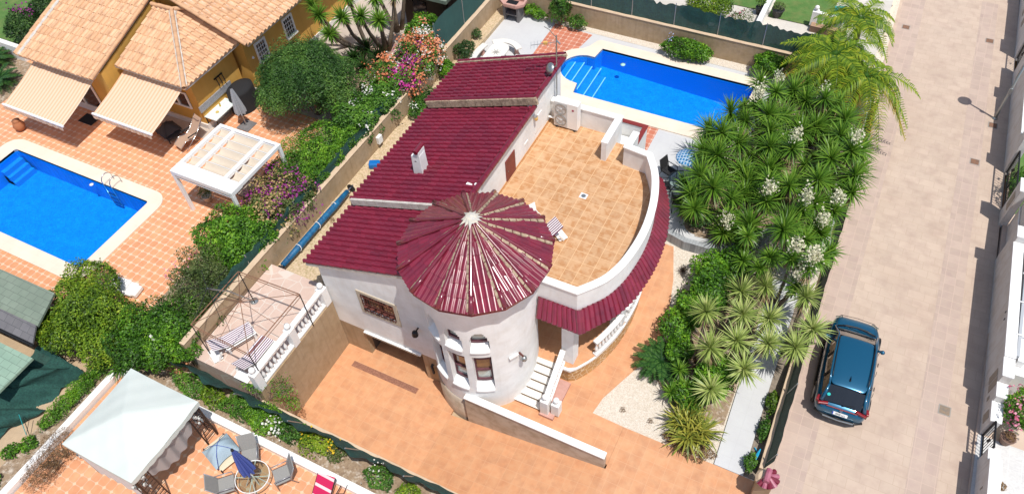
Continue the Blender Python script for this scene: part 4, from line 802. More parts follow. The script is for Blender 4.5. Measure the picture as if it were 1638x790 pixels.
# entrance wall lamp & doorbell box on tower, small lanterns
def onT(a,r,z): return (TC[0]+r*math.cos(R(a)),TC[1]+r*math.sin(R(a)),z)
MB().box(onT(-30,1.96,4.2),(.36,.09,.12),R(60)).build('emergency_light',white,H,bevel=.02)
MB().tube([onT(-22,1.9,4.1),onT(-22,2.12,4.1)],.04,8).build('wall_lantern',wood_red,H); MB().lathe([(.03,.0),(.1,.03),(.09,.16),(.03,.2)],onT(-22,2.14,3.92),10).build('lantern_shade',galv,H,True)
MB().tube([(-10.75,11.5,3.55),(-10.75,11.3,3.55)],.03,6).lathe([(.04,0),(.12,.05),(.1,.25),(.03,.3)],(-10.75,11.26,3.35),8).build('wall_lantern',metal_dark,H)
MB().tube([(-10.5,11.5,1.25),(-10.5,11.38,1.2)],.05,6).tube([(-10.5,11.42,1.15),(-10.42,11.36,.85)],.05,6).build('hanging_ornament',metal_dark,H)
# TV aerial and dish on the corner
t=thing('tv_aerial','thin steel aerial mast standing at the roof corner above the terrace','aerial',(-10.1,21.9,5.6)); MB().tube([(-10.08,21.95,5.6),(-10.08,21.95,9.15)],.03,8).build('mast',galv,t)
mb=MB().tube([(-10.0,21.95,8.9),(-10.95,21.55,8.75)],.012,5)
for k in range(8): p=Vector((-10.15,21.9,8.87)).lerp(Vector((-10.95,21.55,8.75)),k/7); mb.tube([p+Vector((-.09,.2,0)),p+Vector((.09,-.2,0))],.008,4)
mb.build('yagi_elements',galv,t); MB().box((-10.45,21.78,8.84),(.16,.1,.1),R(20)).build('amplifier_box',lamp_y,t)
mb=MB().tube([(-10.08,21.95,9.05),(-10.3,21.8,9.45),(-10.45,21.7,9.6)],.015,5).tube([(-10.08,21.95,8.95),(-9.9,21.9,8.85)],.03,6).build('reflector_arm',galv,t)
t=thing('satellite_dish','small round grey satellite dish mounted beside the aerial mast','dish',(-10.08,21.7,7.7)); o=MB().lathe([(.01,.06),(.12,.05),(.22,.0),(.225,.01),(.12,.07),(.01,.08)],(0,0,0),20).build('reflector',galv,t,True); o.location=Vector((-10.12,21.45,8.0))-ORI[t.name]; 
me=o.data
for v in me.vertices: v.co+=ORI[t.name]
o.rotation_euler=(R(55),0,R(-35)); MB().tube([(-10.1,21.5,7.95),(-10.08,21.93,7.8)],.02,6).build('bracket',galv,t)
# air conditioning unit
t=thing('air_conditioner','white two-fan air conditioning unit on the roof terrace against parapet','air conditioner',(-9.35,21.4,5.42))
b=MB().bx(-9.88,-8.86,21.22,21.56,5.47,6.72).build('casing',white,t,bevel=.02)
MB().bx(-9.84,-9.3,21.205,21.219,5.52,6.68).build('fan_panel',mat('grey_grille',(.55,.55,.54),.5),t)
for z in(5.83,6.38):
    f_=MB().lathe([(.245,0),(.245,.02),(.225,.02),(.225,0),(.245,0)],(0,0,0),28,cap=False).build('fan_ring',galv,t); f_.location=Vector((-9.57,21.2,z))-ORI[t.name]; f_.rotation_euler=(R(90),0,0)
    for v in f_.data.vertices: v.co+=ORI[t.name]
    m_=MB(); m_.lathe([(.06,0),(.06,.03),(.02,.04)],(0,0,0),12)
    for k in range(5): a=k*2*PI/5; m_.add([(.05*math.cos(a),.05*math.sin(a),.01),(.22*math.cos(a-.35),.22*math.sin(a-.35),.0),(.23*math.cos(a+.15),.23*math.sin(a+.15),.02),(.05*math.cos(a+.8),.05*math.sin(a+.8),.02)],[(0,1,2,3)])
    f_=m_.build('fan',mat('fan_blade_grey',(.5,.5,.49),.5),t); f_.location=Vector((-9.57,21.212,z))-ORI[t.name]; f_.rotation_euler=(R(90),0,0)
    for v in f_.data.vertices: v.co+=ORI[t.name]
em=MB().lathe([(.045,0),(.045,.006)],(0,0,0),16).build('round_emblem',mat('emblem_crimson',(.35,.03,.09),.5),t); em.location=Vector((-9.06,21.215,6.45))-ORI[t.name]; em.rotation_euler=(R(90),0,0)
for v in em.data.vertices: v.co+=ORI[t.name]
MB().bx(-9.8,-9.72,21.2,21.58,5.405,5.47).bx(-9.02,-8.94,21.2,21.58,5.405,5.47).build('foot',blackm,t); MB().tube([(-10.15,21.3,5.75),(-9.9,21.35,5.7)],.04,6).build('pipe',white,t)
# entrance: ramp wall, steps, balustrade
wallthing('ramp_wall','long low wall with white top beside the driveway ramp and tower',[(-8.5,10.54),(-3.16,10.54)],.17,[-.05,1.1],[1.93,1.93],mat('ramp_wall_render',(.60,.53,.44),.9,col2=(.50,.42,.33),ns=1.5,col3=(.34,.25,.17),n3=3,a3=.5,bump=.3),white,.26,.08)
t=thing('entrance_steps','six pale stone steps climbing between the tower and balustrade','steps',(-6.5,11.45,1.2)); mb=MB(); [mb.bx(-7.2+.0*i,-6.02,11.47+.265*i,13.2,1.15+.158*i,1.2+.158*(i+1)-.03) for i in range(6)]; mb.build('risers',mat('step_riser_tile',(.36,.25,.17),.8),t)
for i in range(6): MB().bx(-7.2,-6.0,11.44+.265*i,11.44+.265*(i+1)+(.25 if i==5 else .02),1.2+.158*(i+1)-.03,1.2+.158*(i+1)).build('tread',tablest,t,bevel=.006)
balustrade('white balustrade sloping down beside the entrance steps',[(-5.82,11.52),(-5.86,13.12)],1.3,7,(0,),.8,zs=[1.3,2.2])
o=MB().bx(-5.98,-5.45,11.3,12.9,1.19,1.33); one(o.build('plant_box',pinkst),'narrow brick box of red tiles beside the stair balustrade','planter')
t=thing('gate_post','white panelled post with round ball at the stair foot','post',(-5.45,11.6,1.3)); MB().bx(-5.6,-5.3,11.48,11.78,1.3,1.98).build('post',white,t,bevel=.015); MB().lathe([(.02,0),(.07,.02),(.05,.05),(.1,.1),(.12,.17),(.09,.25),(.02,.29)],(-5.45,11.63,1.98),12).build('finial',white,t,True)
bp_=[offp(x,y,-.03) for x,y in PB]
balustrade('white balustrade with nine or so balusters right of the corner pillar',[p for p in bp_ if 13.6<p[1]<15.5],2.15,9,(),.88)
balustrade('white curving balustrade below the maroon porch roof further round',[p for p in bp_ if 15.55<p[1]<19.6],2.15,17,(),.88)
balustrade('white balustrade on top of the beige retaining wall beside loungers',[(-14.76,7.4),(-14.76,9.35),(-14.76,11.3)],3.0,19,(0,1,2),.88)
t=thing('drain_grate','long narrow brown drain grate across the garage driveway','drain',(-12.5,10.75,0)); MB().bx(-13.96,-10.97,10.66,10.9,.001,.012).build('grate',mat('drain_brown',(.20,.085,.055),.8,col2=(.34,.16,.1),ns=18),t)
#PART3
# ------------------------------------------------ YELLOW HOUSE
Y=thing('yellow_villa','yellow villa with pale clay tile roofs beside the left pool','house',(-30,20,2.4))
mb=MB(); mb.prism(rect(-35.2,-30.62,16.6,27),1.9,lambda x,y:4.92+.33*(y-16.1)); mb.build('wall',yellow,Y)
mb=MB(); mb.prism([(-30.6,17.9),(-26.66,17.9),(-26.66,20.78),(-30.6,20.78)],1.9,4.98); mb.build('wing_wall',yellow,Y)
mb=MB(); mb.prism(rect(-31,-26.1,21.0,30),1.9,lambda x,y:5.22+.38*(-25.35-x)); mb.build('side_wing_wall',yellow,Y)
MB().bx(-30.75,-30.5,20.9,24,5.5,7.3).build('upper_wall',yellow,Y)
plin=mat('white_plinth',(.74,.72,.69),.8); MB().strip([(-35.2,16.58),(-30.6,16.58)],.06,2.1,2.4).strip([(-30.6,17.87),(-26.63,17.87),(-26.63,20.97)],.06,2.1,2.4).strip([(-26.6,20.98),(-26.07,20.98),(-26.07,30)],.06,2.1,2.4).build('plinth',plin,Y)
pt=.29
def ytile(O,U,V,Wd,Ln,clip,sd): tile_field('roof',O,U,V,Wd,Ln,sandtile,Y,pitch=pt,course=.46,amp=.085,clip=clip,seed=sd,step=.035)
s_=lambda k:math.sqrt(1+k*k)
ytile((-35.6,16.05,5.1),(1,0,0),(0,1,.33),4.94,9.0,[((-30.66,0,0),(1,0,0))],41)
MB().prism([(-35.58,16.1),(-30.68,16.1),(-30.68,25),(-35.58,25)],lambda x,y:4.95+.33*(y-16.05),lambda x,y:5.08+.33*(y-16.05)).build('roof_mortar',mortar_w,Y)
hn=Vector((3.2,3.0,0)).normalized()
ytile((-30.4,17.28,5.1),(1,0,0),(0,1,.37),4.3,3.5,[((-26.2,17.28,0),(hn.x,hn.y,0)),((0,20.5,0),(0,1,0))],42)
ytile((-26.16,17.3,5.1),(0,1,0),(-1,0,.39),3.6,3.3,[((-26.2,17.28,0),(-hn.x,-hn.y,0)),((0,20.95,0),(0,1,0)),((-29.25,0,0),(-1,0,0))],43)
MB().prism([(-30.5,17.32),(-26.2,17.32),(-26.2,20.98),(-30.5,20.98)],4.96,5.06).build('eave_mortar',mortar_w,Y)
mb=ridge_caps((-26.15,17.25,5.18),(-29.2,20.45,6.40),.10,.42); mb.build('hip_tiles',sandtile,Y,True)
for sg in(-1,1): MB().add([Vector(p)+Vector((sg*.11,sg*.10,0)) for p in((-26.2,17.3,5.17),(-29.2,20.45,6.38))]+[Vector(p)+Vector((sg*.05,sg*.05,.02)) for p in((-26.2,17.3,5.2),(-29.2,20.45,6.41))],[(0,1,3,2)]).build('hip_mortar',mortar_w,Y)
ridge_caps((-30.5,20.5,6.38),(-29.1,20.5,6.42),.10,.4).build('ridge_tiles',sandtile,Y,True); ridge_caps((-29.2,20.5,6.42),(-28.7,20.9,6.4),.10,.4).build('ridge_tiles',sandtile,Y,True); MB().bx(-30.5,-29.0,20.42,20.62,6.2,6.34).build('ridge_mortar',mortar_w,Y)
ytile((-25.33,20.72,5.3),(0,1,0),(-1,0,.38),9,6,[],44)
MB().prism(rect(-30.8,-25.4,20.78,29.6),lambda x,y:5.15+.38*(-25.33-x),lambda x,y:5.27+.38*(-25.33-x)).build('roof_mortar',mortar_w,Y)
ridge_caps((-25.4,20.7,5.36),(-30.6,20.7,7.34),.09,.42).build('verge_tiles',sandtile,Y,True)
ridge_caps((-30.62,16.05,5.16),(-30.62,24.6,7.98),.09,.42).build('verge_tiles',sandtile,Y,True); ridge_caps((-35.6,16.05,5.16),(-35.6,24.6,7.98),.09,.42).build('verge_tiles',sandtile,Y,True)
MB().prism(rect(-35.46,-35.28,16.05,24.6),lambda x,y:5.12+.33*(y-16.05),lambda x,y:5.19+.33*(y-16.05)).build('verge_mortar',mortar_w,Y)
for y in(21.72,23.85):
    w=MB(); 
    for a,b,c,d in((y-.08,y,3.5,4.55),(y+.62,y+.70,3.5,4.55),(y,y+.62,4.45,4.55)): w.bx(-26.1,-26.02,a,b,c,d)
    w.bx(-26.1,-25.94,y-.1,y+.72,3.42,3.52); o=w.build('window',white,Y,bevel=.01); MB().bx(-26.095,-26.07,y,y+.62,3.52,4.45).build('pane',glassd,o); g=MB(); [g.bx(-26.06,-26.04,y+.15*k-.01,y+.15*k+.01,3.52,4.45) for k in range(1,5)]; [g.bx(-26.065,-26.035,y,y+.62,3.52+.23*k,3.54+.23*k) for k in range(1,4)]; g.build('window_grille',white,o)
for x0,x1,yy,z1 in((-34.4,-31.9,16.6,4.4),(-30.0,-29.2,17.9,4.3),(-28.6,-27.2,17.9,4.1)):
    z0=2.5 if x0!=-28.6 else 3.2; o=MB().bx(x0,x1,yy-.03,yy+.02,z0,z1).build('patio_door',glassd,Y); fr=MB(); [fr.bx(x-.04,x+.04,yy-.09,yy-.03,z0,z1) for x in(x0,(x0+x1)/2,x1)]; fr.bx(x0,x1,yy-.085,yy-.035,z1-.06,z1+.02).bx(x0,x1,yy-.085,yy-.035,z0-.02,z0+.05).build('frame',white,o)
MB().box((-26.62,18.9,3.3),(.04,2.2,.34),0,R(0)).build('mosaic_panel',mosaic,Y); 
mb=MB().bx(-26.65,-26.6,19.2,19.75,4.05,4.1); 
for k in range(3): mb.tube([(-26.58,19.28+.2*k,4.1),(-26.5,19.28+.2*k,3.7)],.025,5)
mb.build('hook_rail',metal_dark,Y); MB().lathe([(.03,0),(.06,.04),(.03,.12)],(-26.0,21.3,4.0),8).build('wall_lamp',white,Y)
Y.location=(-30+.34,20-.2,2.4+.27)
def awning(label,x0,x1,yb,zb,yf,zf):
    t=thing('awning',label,'awning',((x0+x1)/2,yb,zb))
    MB().sheet(lambda u,v:(x0+(x1-x0)*u,yb+(yf-yb)*v,zb+(zf-zb)*v-.05*math.sin(PI*v)),20,10).build('canopy',awn,t,True)
    MB().bx(x0-.03,x1+.03,yf-.08,yf+.02,zf-.05,zf+.05).build('front_bar',alu,t,bevel=.02)
    MB().sheet(lambda u,v:(x0+(x1-x0)*u,yf-.09-.01*math.sin(u*60),zf-.04-v*(.16+.035*abs(math.sin(u*PI*11)))),88,2).build('valance',awn,t)
    MB().tube([(x0,yb+.03,zb+.04),(x1,yb+.03,zb+.04)],.06,8).build('roller',alu,t)
    for x in(x0+.25,x1-.25): MB().tube([(x,yb,zb-.08),((x0+x1)/2*.3+x*.7,(yb+yf)/2,(zb+zf)/2-.14),(x,yf,zf-.05)],.025,6).build('arm',alu,t)
awning('larger peach striped awning under the far left clay roof',-34.75,-30.8,16.3,4.98,13.85,4.10)
awning('peach striped awning under the hipped roof above the recliner',-30.0,-26.4,17.45,5.03,14.97,4.24)
one(MB().bx(-32.8,-31.9,15.5,16.1,2.405,2.425).build('door_mat',blackm),'black door mat on the octagonal tiles before patio door','mat')
t=thing('pool_ladder','stainless steel ladder at the far right corner of left pool','ladder',(-27.7,12.9,2.4))
for x in(-28.0,-27.5): MB().tube([(x,12.62,1.4),(x,12.65,2.7)]+[(x,12.65+.28*(1-math.cos(a)),2.75+.28*math.sin(a)) for a in(.3,.8,1.3,1.8,2.3,2.8)]+[(x,13.2,2.5)],.022,8).build('handrail',steel,t,True)
for z in(1.5,1.8,2.1): MB().bx(-28.0,-27.5,12.58,12.68,z,z+.03).build('rung',steel,t)
one(MB().lathe([(.10,0),(.24,.15),(.28,.3),(.2,.5),(.16,.55),(.19,.6)],(-34.9,13.9,2.4),16).build('clay_urn',terracotta,None,True),'round terracotta urn standing by the far left pool edge','pot')
one(MB().lathe([(.08,0),(.10,.03),(.02,.05)],(-28.9,12.6,2.29),12).build('pool_skimmer_float',white,None,True),'small white float in the left pool near ladder','float')
one(MB().lathe([(.11,0),(.13,.03),(.03,.05)],(-10.1,29.9,2.29),12).build('pool_float',mat('pale_mint_plastic',(.4,.7,.62),.5),None,True),'small pale mint float in the right hand pool','float')
# pergola
t=thing('pergola','white metal pergola with cream slack canvas panels on octagonal tiles','pergola',(-21.8,14.8,2.4)); X0,X1,Y0,Y1,Z=-23.45,-20.2,13.2,16.35,4.8
for x,y in((X0,Y0),(X1,Y0),(X0,Y1),(X1,Y1)): MB().bx(x+(0 if x==X0 else -.14),x+(.14 if x==X0 else 0),y+(0 if y==Y0 else -.14),y+(.14 if y==Y0 else 0),2.4,4.58).build('post',alu,t,bevel=.01)
MB().bx(X0,X1,Y0,Y0+.62,4.58,4.8).build('front_beam',alu,t,bevel=.015)
MB().bx(X0,X1,Y1-.14,Y1,4.6,4.78).build('back_beam',alu,t,bevel=.01)
for x in(X0,X0+.78,X1-.92,X1-.14): MB().bx(x,x+.14,Y0+.622,Y1-.142,4.62,4.79).build('rafter',alu,t,bevel=.01)
for a,b in((X0+.14,X0+.78),(X0+.92,X1-.92),(X1-.78,X1-.14)):
    MB().sheet(lambda u,v:(a+.02+(b-a-.04)*u,Y0+.66+(2.3)*v,4.70-.16*abs(math.sin(v*PI*5))**.8),6,50).build('canvas_panel',canvas,t,True)
    [MB().tube([(a,Y0+.66+.46*k,4.72),(b,Y0+.66+.46*k,4.72)],.012,5).build('canvas_rod',alu,t) for k in range(6)]
MB().tube([(X0+.1,Y0+.05,4.45),(X1-.1,Y0+.05,4.45)],.03,6).build('blind_bar',alu,t)
def pot_plant(name,label,x,y,z,r,h,potm,lm,seed,n=500,lr=.3,lh=.3,ls=.07,cat='potted plant',fl=None,group=None):
    t=thing(name,label,cat,(x,y,z),0,group); MB().lathe([(r*.7,0),(r,h*.9),(r*1.1,h*.92),(r*1.1,h),(r*.95,h),(r*.9,h*.9),(.01,h*.88)],(x,y,z),16).build('pot',potm,t,True)
    v,f,q=leaf_cloud([(x,y,z+h+lh*.6,lr,lr,lh)],n,ls,.5,seed,zmin=z+h); raw('foliage',v,f,lm,t,rnd=q); MB().tube([(x,y,z+h*.8),(x,y,z+h+lh*.8)],.02,5).build('stem',bark,t)
    return t
pot_plant('potted_plant','leafy plant in a pale square pot beside pergola post',-23.1,13.95,2.4,.2,.35,mat('cream_pot',(.6,.5,.42),.7),L_scrag,3)
def patio_chair(name,label,x,y,z,rz,seatm,framem,group=None,lab_cat='chair',w=.5,d=.5,bh=.55,recl=.25):
    t=thing(name,label,lab_cat,(x,y,z),rz,group,world=False)
    MB().box((0,0,.43),(w,d,.035)).build('seat',seatm,t,bevel=.01); MB().box((0,d/2+recl*bh/2*.8,.43+bh/2),(w,.03,bh),0,-math.atan(recl*.9)).build('backrest',seatm,t,bevel=.01)
    for sx in(-1,1):
        MB().tube([(sx*w/2,-d/2,0),(sx*w/2,-d/2,.64),(sx*w/2,d/2+.04,.66)],.018,6).build('armrest_frame',framem,t,True); MB().tube([(sx*w/2,d/2+.12,0),(sx*w/2,d/2-.05,.44),(sx*w/2,d/2+recl*bh*.8,.43+bh)],.018,6).build('back_leg',framem,t,True)
    return t
def round_table(name,label,x,y,z,r,h,topm,fm,cat='table'):
    t=thing(name,label,cat,(x,y,z),0,None,world=False); MB().lathe([(.01,0),(r-.03,0),(r-.03,.012),(.01,.012)],(0,0,h-.01),36).build('top',topm,t)
    b=len; mb=MB(); mb.lathe([(r-.022,-.015),(r,-.015),(r,.015),(r-.022,.015),(r-.022,-.015)],(0,0,h),36,cap=False); 
    for k in range(4): a=k*PI/2+.5; mb.box((math.cos(a)*r/2,math.sin(a)*r/2,h-.02),(r,.022,.015),a)
    mb.build('rim',fm,t)
    for k in range(4): a=k*PI/2+.5; MB().tube([(math.cos(a)*r*.2,math.sin(a)*r*.2,h-.03),(math.cos(a)*r*.75,math.sin(a)*r*.75,0)],.018,6).build('leg',fm,t)
    return t
round_table('mosaic_table','round dark mosaic topped table shaded under the white pergola',-21.3,14.9,2.4,.62,.74,mat('mosaic_top',(.20,.14,.12),.5,col2=(.42,.34,.28),ns=7),metal_dark)
patio_chair('wicker_chair','brown framed chair pulled to the mosaic table, nearest the hedge',-20.65,14.3,2.4,R(-130),mat('taupe_fabric',(.22,.16,.14),.9),metal_brown,'chairs under the pergola')
patio_chair('wicker_chair','brown framed chair behind the mosaic table under pergola roof',-21.0,15.8,2.4,R(-20),mat('taupe_fabric',(.22,.16,.14),.9),metal_brown,'chairs under the pergola')
# recliner
def profile_fabric(mb,pts,w,th=.02):
    n=len(pts); b=len(mb.v)
    for y,z in pts: mb.v+=[(-w/2,y,z),(w/2,y,z),(w/2,y,z+th),(-w/2,y,z+th)]
    for i in range(n-1):
        for k in range(4): mb.f.append((b+i*4+k,b+i*4+(k+1)%4,b+(i+1)*4+(k+1)%4,b+(i+1)*4+k))
    mb.f.append((b,b+3,b+2,b+1)); e=b+(n-1)*4; mb.f.append((e,e+1,e+2,e+3)); return mb
t=thing('reclining_chair','beige mesh reclining chair with chrome frame beside the yellow corner','recliner',(-26.35,16.6,2.4),R(-14),world=False)
profile_fabric(MB(),[(-.75,.28),(-.4,.48),(-.1,.40),(.1,.42),(.5,.88),(.72,1.12)],.52).build('fabric',mat('beige_mesh',(.42,.29,.21),.8),t); MB().box((0,.6,1.06),(.4,.12,.07),0,R(-45)).build('headrest',mat('beige_mesh2',(.36,.24,.18),.8),t,bevel=.02)
for sx in(-1,1): MB().tube([(sx*.29,-.78,.27),(sx*.29,-.4,.5),(sx*.29,-.1,.42),(sx*.29,.1,.43),(sx*.29,.74,1.15)],.016,6).build('side_rail',steel,t,True); MB().tube([(sx*.3,-.6,0),(sx*.3,-.45,.1),(sx*.3,.25,.62),(sx*.3,-.25,.62),(sx*.3,.35,0)],.016,6).build('leg_frame',steel,t,True); MB().box((sx*.31,0,.64),(.06,.5,.03)).build('armrest',blackm,t,bevel=.01)
# canopied pet bed
def pet_cot(name,label,x,y,z,rz,canopym,matm,cush=None):
    t=thing(name,label,'pet bed',(x,y,z),rz,world=False); MB().box((0,0,.2),(1.15,.8,.05)).build('mat',matm,t,bevel=.03)
    for sx in(-1,1):
        for sy in(-1,1): MB().tube([(sx*.56,sy*.38,0),(sx*.56,sy*.38,.24)],.025,6).build('leg',metal_dark,t)
    MB().sheet(lambda u,v:((u-.5)*(.95)*(1-.25*math.sin(PI*v)),(v-.5)*.95,.3+.42*math.sin(PI*u)**.7*math.sin(PI*v)**.7+.02*math.sin(u*20)),14,14).build('canopy',canopym,t,True)
    for a in(-1,1): MB().tube([(-.5,-.42*a,.28),(-.25,-.22*a,.62),(0,0,.76),(.25,.22*a,.62),(.5,.42*a,.28)],.010,5).build('hoop',bluef if cush is None else metal_dark,t,True)
    if cush: MB().box((-.05,-.1,.26),(.7,.45,.07)).build('cushion',cush,t,bevel=.03)
    return t
pet_cot('pet_bed','dark grey canopied pet bed in the shade below the awning',-27.75,16.6,2.4,R(-15),mat('dark_grey_canopy',(.06,.055,.055),.9),mat('charcoal_mat',(.04,.038,.04),.9),mat('grey_floral_cushion',(.30,.24,.28),.9,col2=(.12,.1,.12),ns=14))
pet_cot('pet_bed','cream pet bed with pale blue canopy on the gazebo patio',-14.75,5.02,2.2,R(-18),lbluef,mat('cream_mat',(.66,.58,.42),.9))
t=thing('side_table','long white cloth covered table against the yellow wall','table',(-25.95,18.5,2.4)); MB().bx(-26.35,-25.6,17.7,19.2,3.07,3.12).build('tabletop',mat('lace_cloth',(.72,.78,.76),.8,col2=(.5,.6,.58),ns=12,mixlo=.5,mixhi=.6),t,bevel=.01)
for x,y in((-26.3,17.75),(-25.65,17.75),(-26.3,19.15),(-25.65,19.15)): MB().tube([(x,y,2.4),(x,y,3.07)],.03,6).build('leg',metal_dark,t)
one(MB().lathe([(.08,0),(.09,.02),(.02,.03)],(-25.95,18.2,3.122),12).build('plate',mat('straw_yellow',(.55,.4,.12),.7)),'small round yellow plate lying on the white covered table','plate')
one(MB().lathe([(.03,0),(.04,.14),(.02,.2)],(-26.1,18.6,3.122),8).build('bottle',F_yell),'small yellow topped bottle on the white covered table','bottle')
def closed_parasol(name,label,x,y,z,top,fm,lean=(0,0),r=.2,low=None,base=None,pole=galv):
    t=thing(name,label,'parasol',(x,y,z)); T=Vector((x+lean[0],y+lean[1],top)); MB().tube([(x,y,z),T],.025,8).build('pole',pole,t)
    zl=low or top-1.35; n=24; 
    def f(u,v):
        a=2*PI*u; rr=(.03+r*v**.8)*(1+.38*math.sin(8*a/1+1))*(1 if v<.95 else .9); c=Vector((x,y,z)).lerp(T,1-v*(top-zl)/(top-z)-.01); return (c.x+rr*math.cos(a),c.y+rr*math.sin(a),c.z)
    MB().sheet(f,64,10).build('folded_canopy',fm,t,True); MB().lathe([(.02,0),(.05,.03),(.04,.09),(.01,.11)],(T.x,T.y,top-.02),10).build('finial',blackm,t,True)
    if base: MB().bx(x-base,x+base,y-base,y+base,z,z+.05).build('base',greyst,t,bevel=.02)
    return t
closed_parasol('folded_parasol','folded grey parasol leaning by the black covered barbecue',-24.75,18.55,2.4,4.55,greyfab,(-.15,.1),.19,base=.35)
o=MB().sheet(lambda u,v:(-25.75+(.62-.12*v)*math.cos(2*PI*u)*(1-.0*v)*(1 if v<.85 else (1-v)/.15*1+.0),19.75+(.8-.1*v)*math.sin(2*PI*u)*(1 if v<.85 else (1-v)/.15),2.42+1.15*min(1,v*1.15)+.05*math.sin(u*19)*(1-v)),40,12).build('covered_barbecue',blackm,None,True); one(o,'black fabric covered barbecue against the yellow wall','covered grill')
# white boxes near SW bush
t=thing('storage_lounger','folded white plastic lounger lying beside the left pool corner','lounger',(-22.9,8.75,2.4),R(8),world=False); MB().box((0,0,.2),(1.1,.62,.14)).build('frame',plasticw,t,bevel=.04); MB().box((-.15,.02,.33),(.75,.6,.05),0,0,R(4)).build('back_panel',plasticw,t,bevel=.03); MB().box((.6,0,.14),(.25,.5,.2)).build('wheel_box',plasticw,t,bevel=.04)
# sheds
t=thing('garden_shed','low shed with green shingle roof and grey ridge band beside pool','shed',(-26,6,2.1))
MB().bx(-32,-23.9,5.4,6.45,2.1,3.9).build('wall',darkwood,t)
MB().prism([(-33,5.35),(-23.0,5.55),(-23.5,6.85),(-33,6.65)],lambda x,y:4.0+(y-5)*.08,lambda x,y:4.09+(y-5)*.08).build('green_roof_slope',greensh,t); MB().prism([(-33,4.75),(-22.75,5.0),(-23.0,5.54),(-33,5.34)],lambda x,y:3.75+(y-4.7)*.45,lambda x,y:3.83+(y-4.7)*.45).build('grey_roof_band',greysh,t); MB().tube([(-33,4.72,3.8),(-22.75,4.97,3.84)],.06,6).build('gutter',metal_dark,t)
t=thing('garden_shed','neighbouring shed with lower light green shingle roof, bottom left','shed',(-26,4,2.1)); MB().bx(-32,-23.2,1.8,4.2,2.1,3.5).build('wall',darkwood,t); MB().prism([(-33,2.5),(-22.6,3.0),(-22.45,4.6),(-33,4.4)],lambda x,y:3.5+(y-3)*.1,lambda x,y:3.6+(y-3)*.1).build('roof',mat('pale_green_shingle',(.22,.33,.25),.9,col2=(.26,.37,.28),ns=1.5,grid=(.4,.26),gcol=(.14,.2,.16),gw=.008,tvar=.14,stag=.5),t)
t=thing('timber_shed','dark timber garden shed with grey green roof behind the green screen','shed',(-20.1,30,2.4)); MB().bx(-21.9,-19.5,28.6,33,2.4,4.5).build('wall',darkwood,t); MB().prism([(-22.2,28.2),(-19.0,28.2),(-19.0,34),(-22.2,34)],4.55,lambda x,y:4.68+(x+22.2)*.02).build('roof',greensh,t); MB().bx(-21.3,-20.5,28.56,28.6,3.1,4.1).build('window',glassd,t); MB().bx(-19.5,-19.45,29,30.2,2.45,4.3).build('door',darkwood,t)
one(MB().strip([(-21.05,20.6),(-21.0,24.0),(-21.4,28.3)],.14,2.3,2.52).build('yard_kerb',beige_cap,bevel=.01),'low pale kerb around the concrete yard below timber shed','kerb')
# ------------------------------------------------ WEST TERRACE objects
def striped_lounger(label,x,y,z,rz,back=.5,group='striped sun loungers on the stone terrace'):
    t=thing('sun_lounger',label,'sun lounger',(x,y,z),rz,group,world=False)
    pts=[(-.8,.36),(-.3,.38),(.2,.38),(.72,.38+back)]; 
    m=bpy.data.materials.get('stripe_local') or mk_stripe(); profile_fabric(MB(),pts,.56,.055).build('cushion',m,t,bevel=.01)
    fm=MB(); 
    for sx in(-1,1): fm.box((sx*.3,-.22,.32),(.05,1.2,.05))
    fm.box((0,-.81,.32),(.64,.05,.05)).box((0,.3,.32),(.64,.05,.05)).build('frame',plasticw,t,bevel=.015)
    for sx in(-1,1):
        for yy in(-.75,.25): MB().box((sx*.28,yy,.16),(.05,.09,.32)).build('leg',plasticw,t,bevel=.01)
    MB().box((0,.72,.06),(.62,.35,.05)).build('wheel_base',plasticw,t,bevel=.02)
    for sx in(-1,1): MB().box((sx*.3,.62,.2),(.04,.06,.42),0,R(30)).build('back_strut',plasticw,t)
    return t
def mk_stripe():
    m=mat('stripe_local',(.78,.76,.75),.9); t=m.node_tree; N=t.nodes; L=t.links; tc=N.new('ShaderNodeTexCoord'); sp=N.new('ShaderNodeSeparateXYZ'); L.new(tc.outputs['Object'],sp.inputs[0]); d=N.new('ShaderNodeMath'); d.operation='DIVIDE'; L.new(sp.outputs[0],d.inputs[0]); d.inputs[1].default_value=.085
    f=N.new('ShaderNodeMath'); f.operation='FRACT'; L.new(d.outputs[0],f.inputs[0]); g=N.new('ShaderNodeMath'); g.operation='LESS_THAN'; g.inputs[1].default_value=.45; L.new(f.outputs[0],g.inputs[0]); x=N.new('ShaderNodeMixRGB'); L.new(g.outputs[0],x.inputs[0]); x.inputs[1].default_value=(.78,.76,.75,1); x.inputs[2].default_value=(.13,.015,.07,1); L.new(x.outputs[0],N['Principled BSDF'].inputs['Base Color']); return m
striped_lounger('burgundy striped lounger with raised end nearest the green hedge',-16.75,8.35,3.0,R(155),.25)
striped_lounger('burgundy striped lounger right behind the white balustrade',-15.55,8.15,3.0,R(180),.3)
striped_lounger('burgundy striped lounger half hidden by the conical tower roof',-7.72,15.45,5.4,R(-35),.3,None)
patio_chair('plastic_chair','white plastic chair edge showing beside the conical roof on roof terrace',-8.2,15.9,5.4,R(60),plasticw,plasticw)
t=thing('bare_gazebo','rusty bare gazebo frame with no canopy over the stone terrace','gazebo frame',(-15.9,8.85,3.0))
Fx=[(-17.25,7.65),(-14.65,7.55),(-14.6,10.25),(-17.25,10.15)]; zt=4.95; ctr=Vector((-15.9,8.9,5.5))
for x,y in Fx: MB().tube([(x,y,3.0),(x,y,zt)],.02,6).build('post',metal_dark,t)
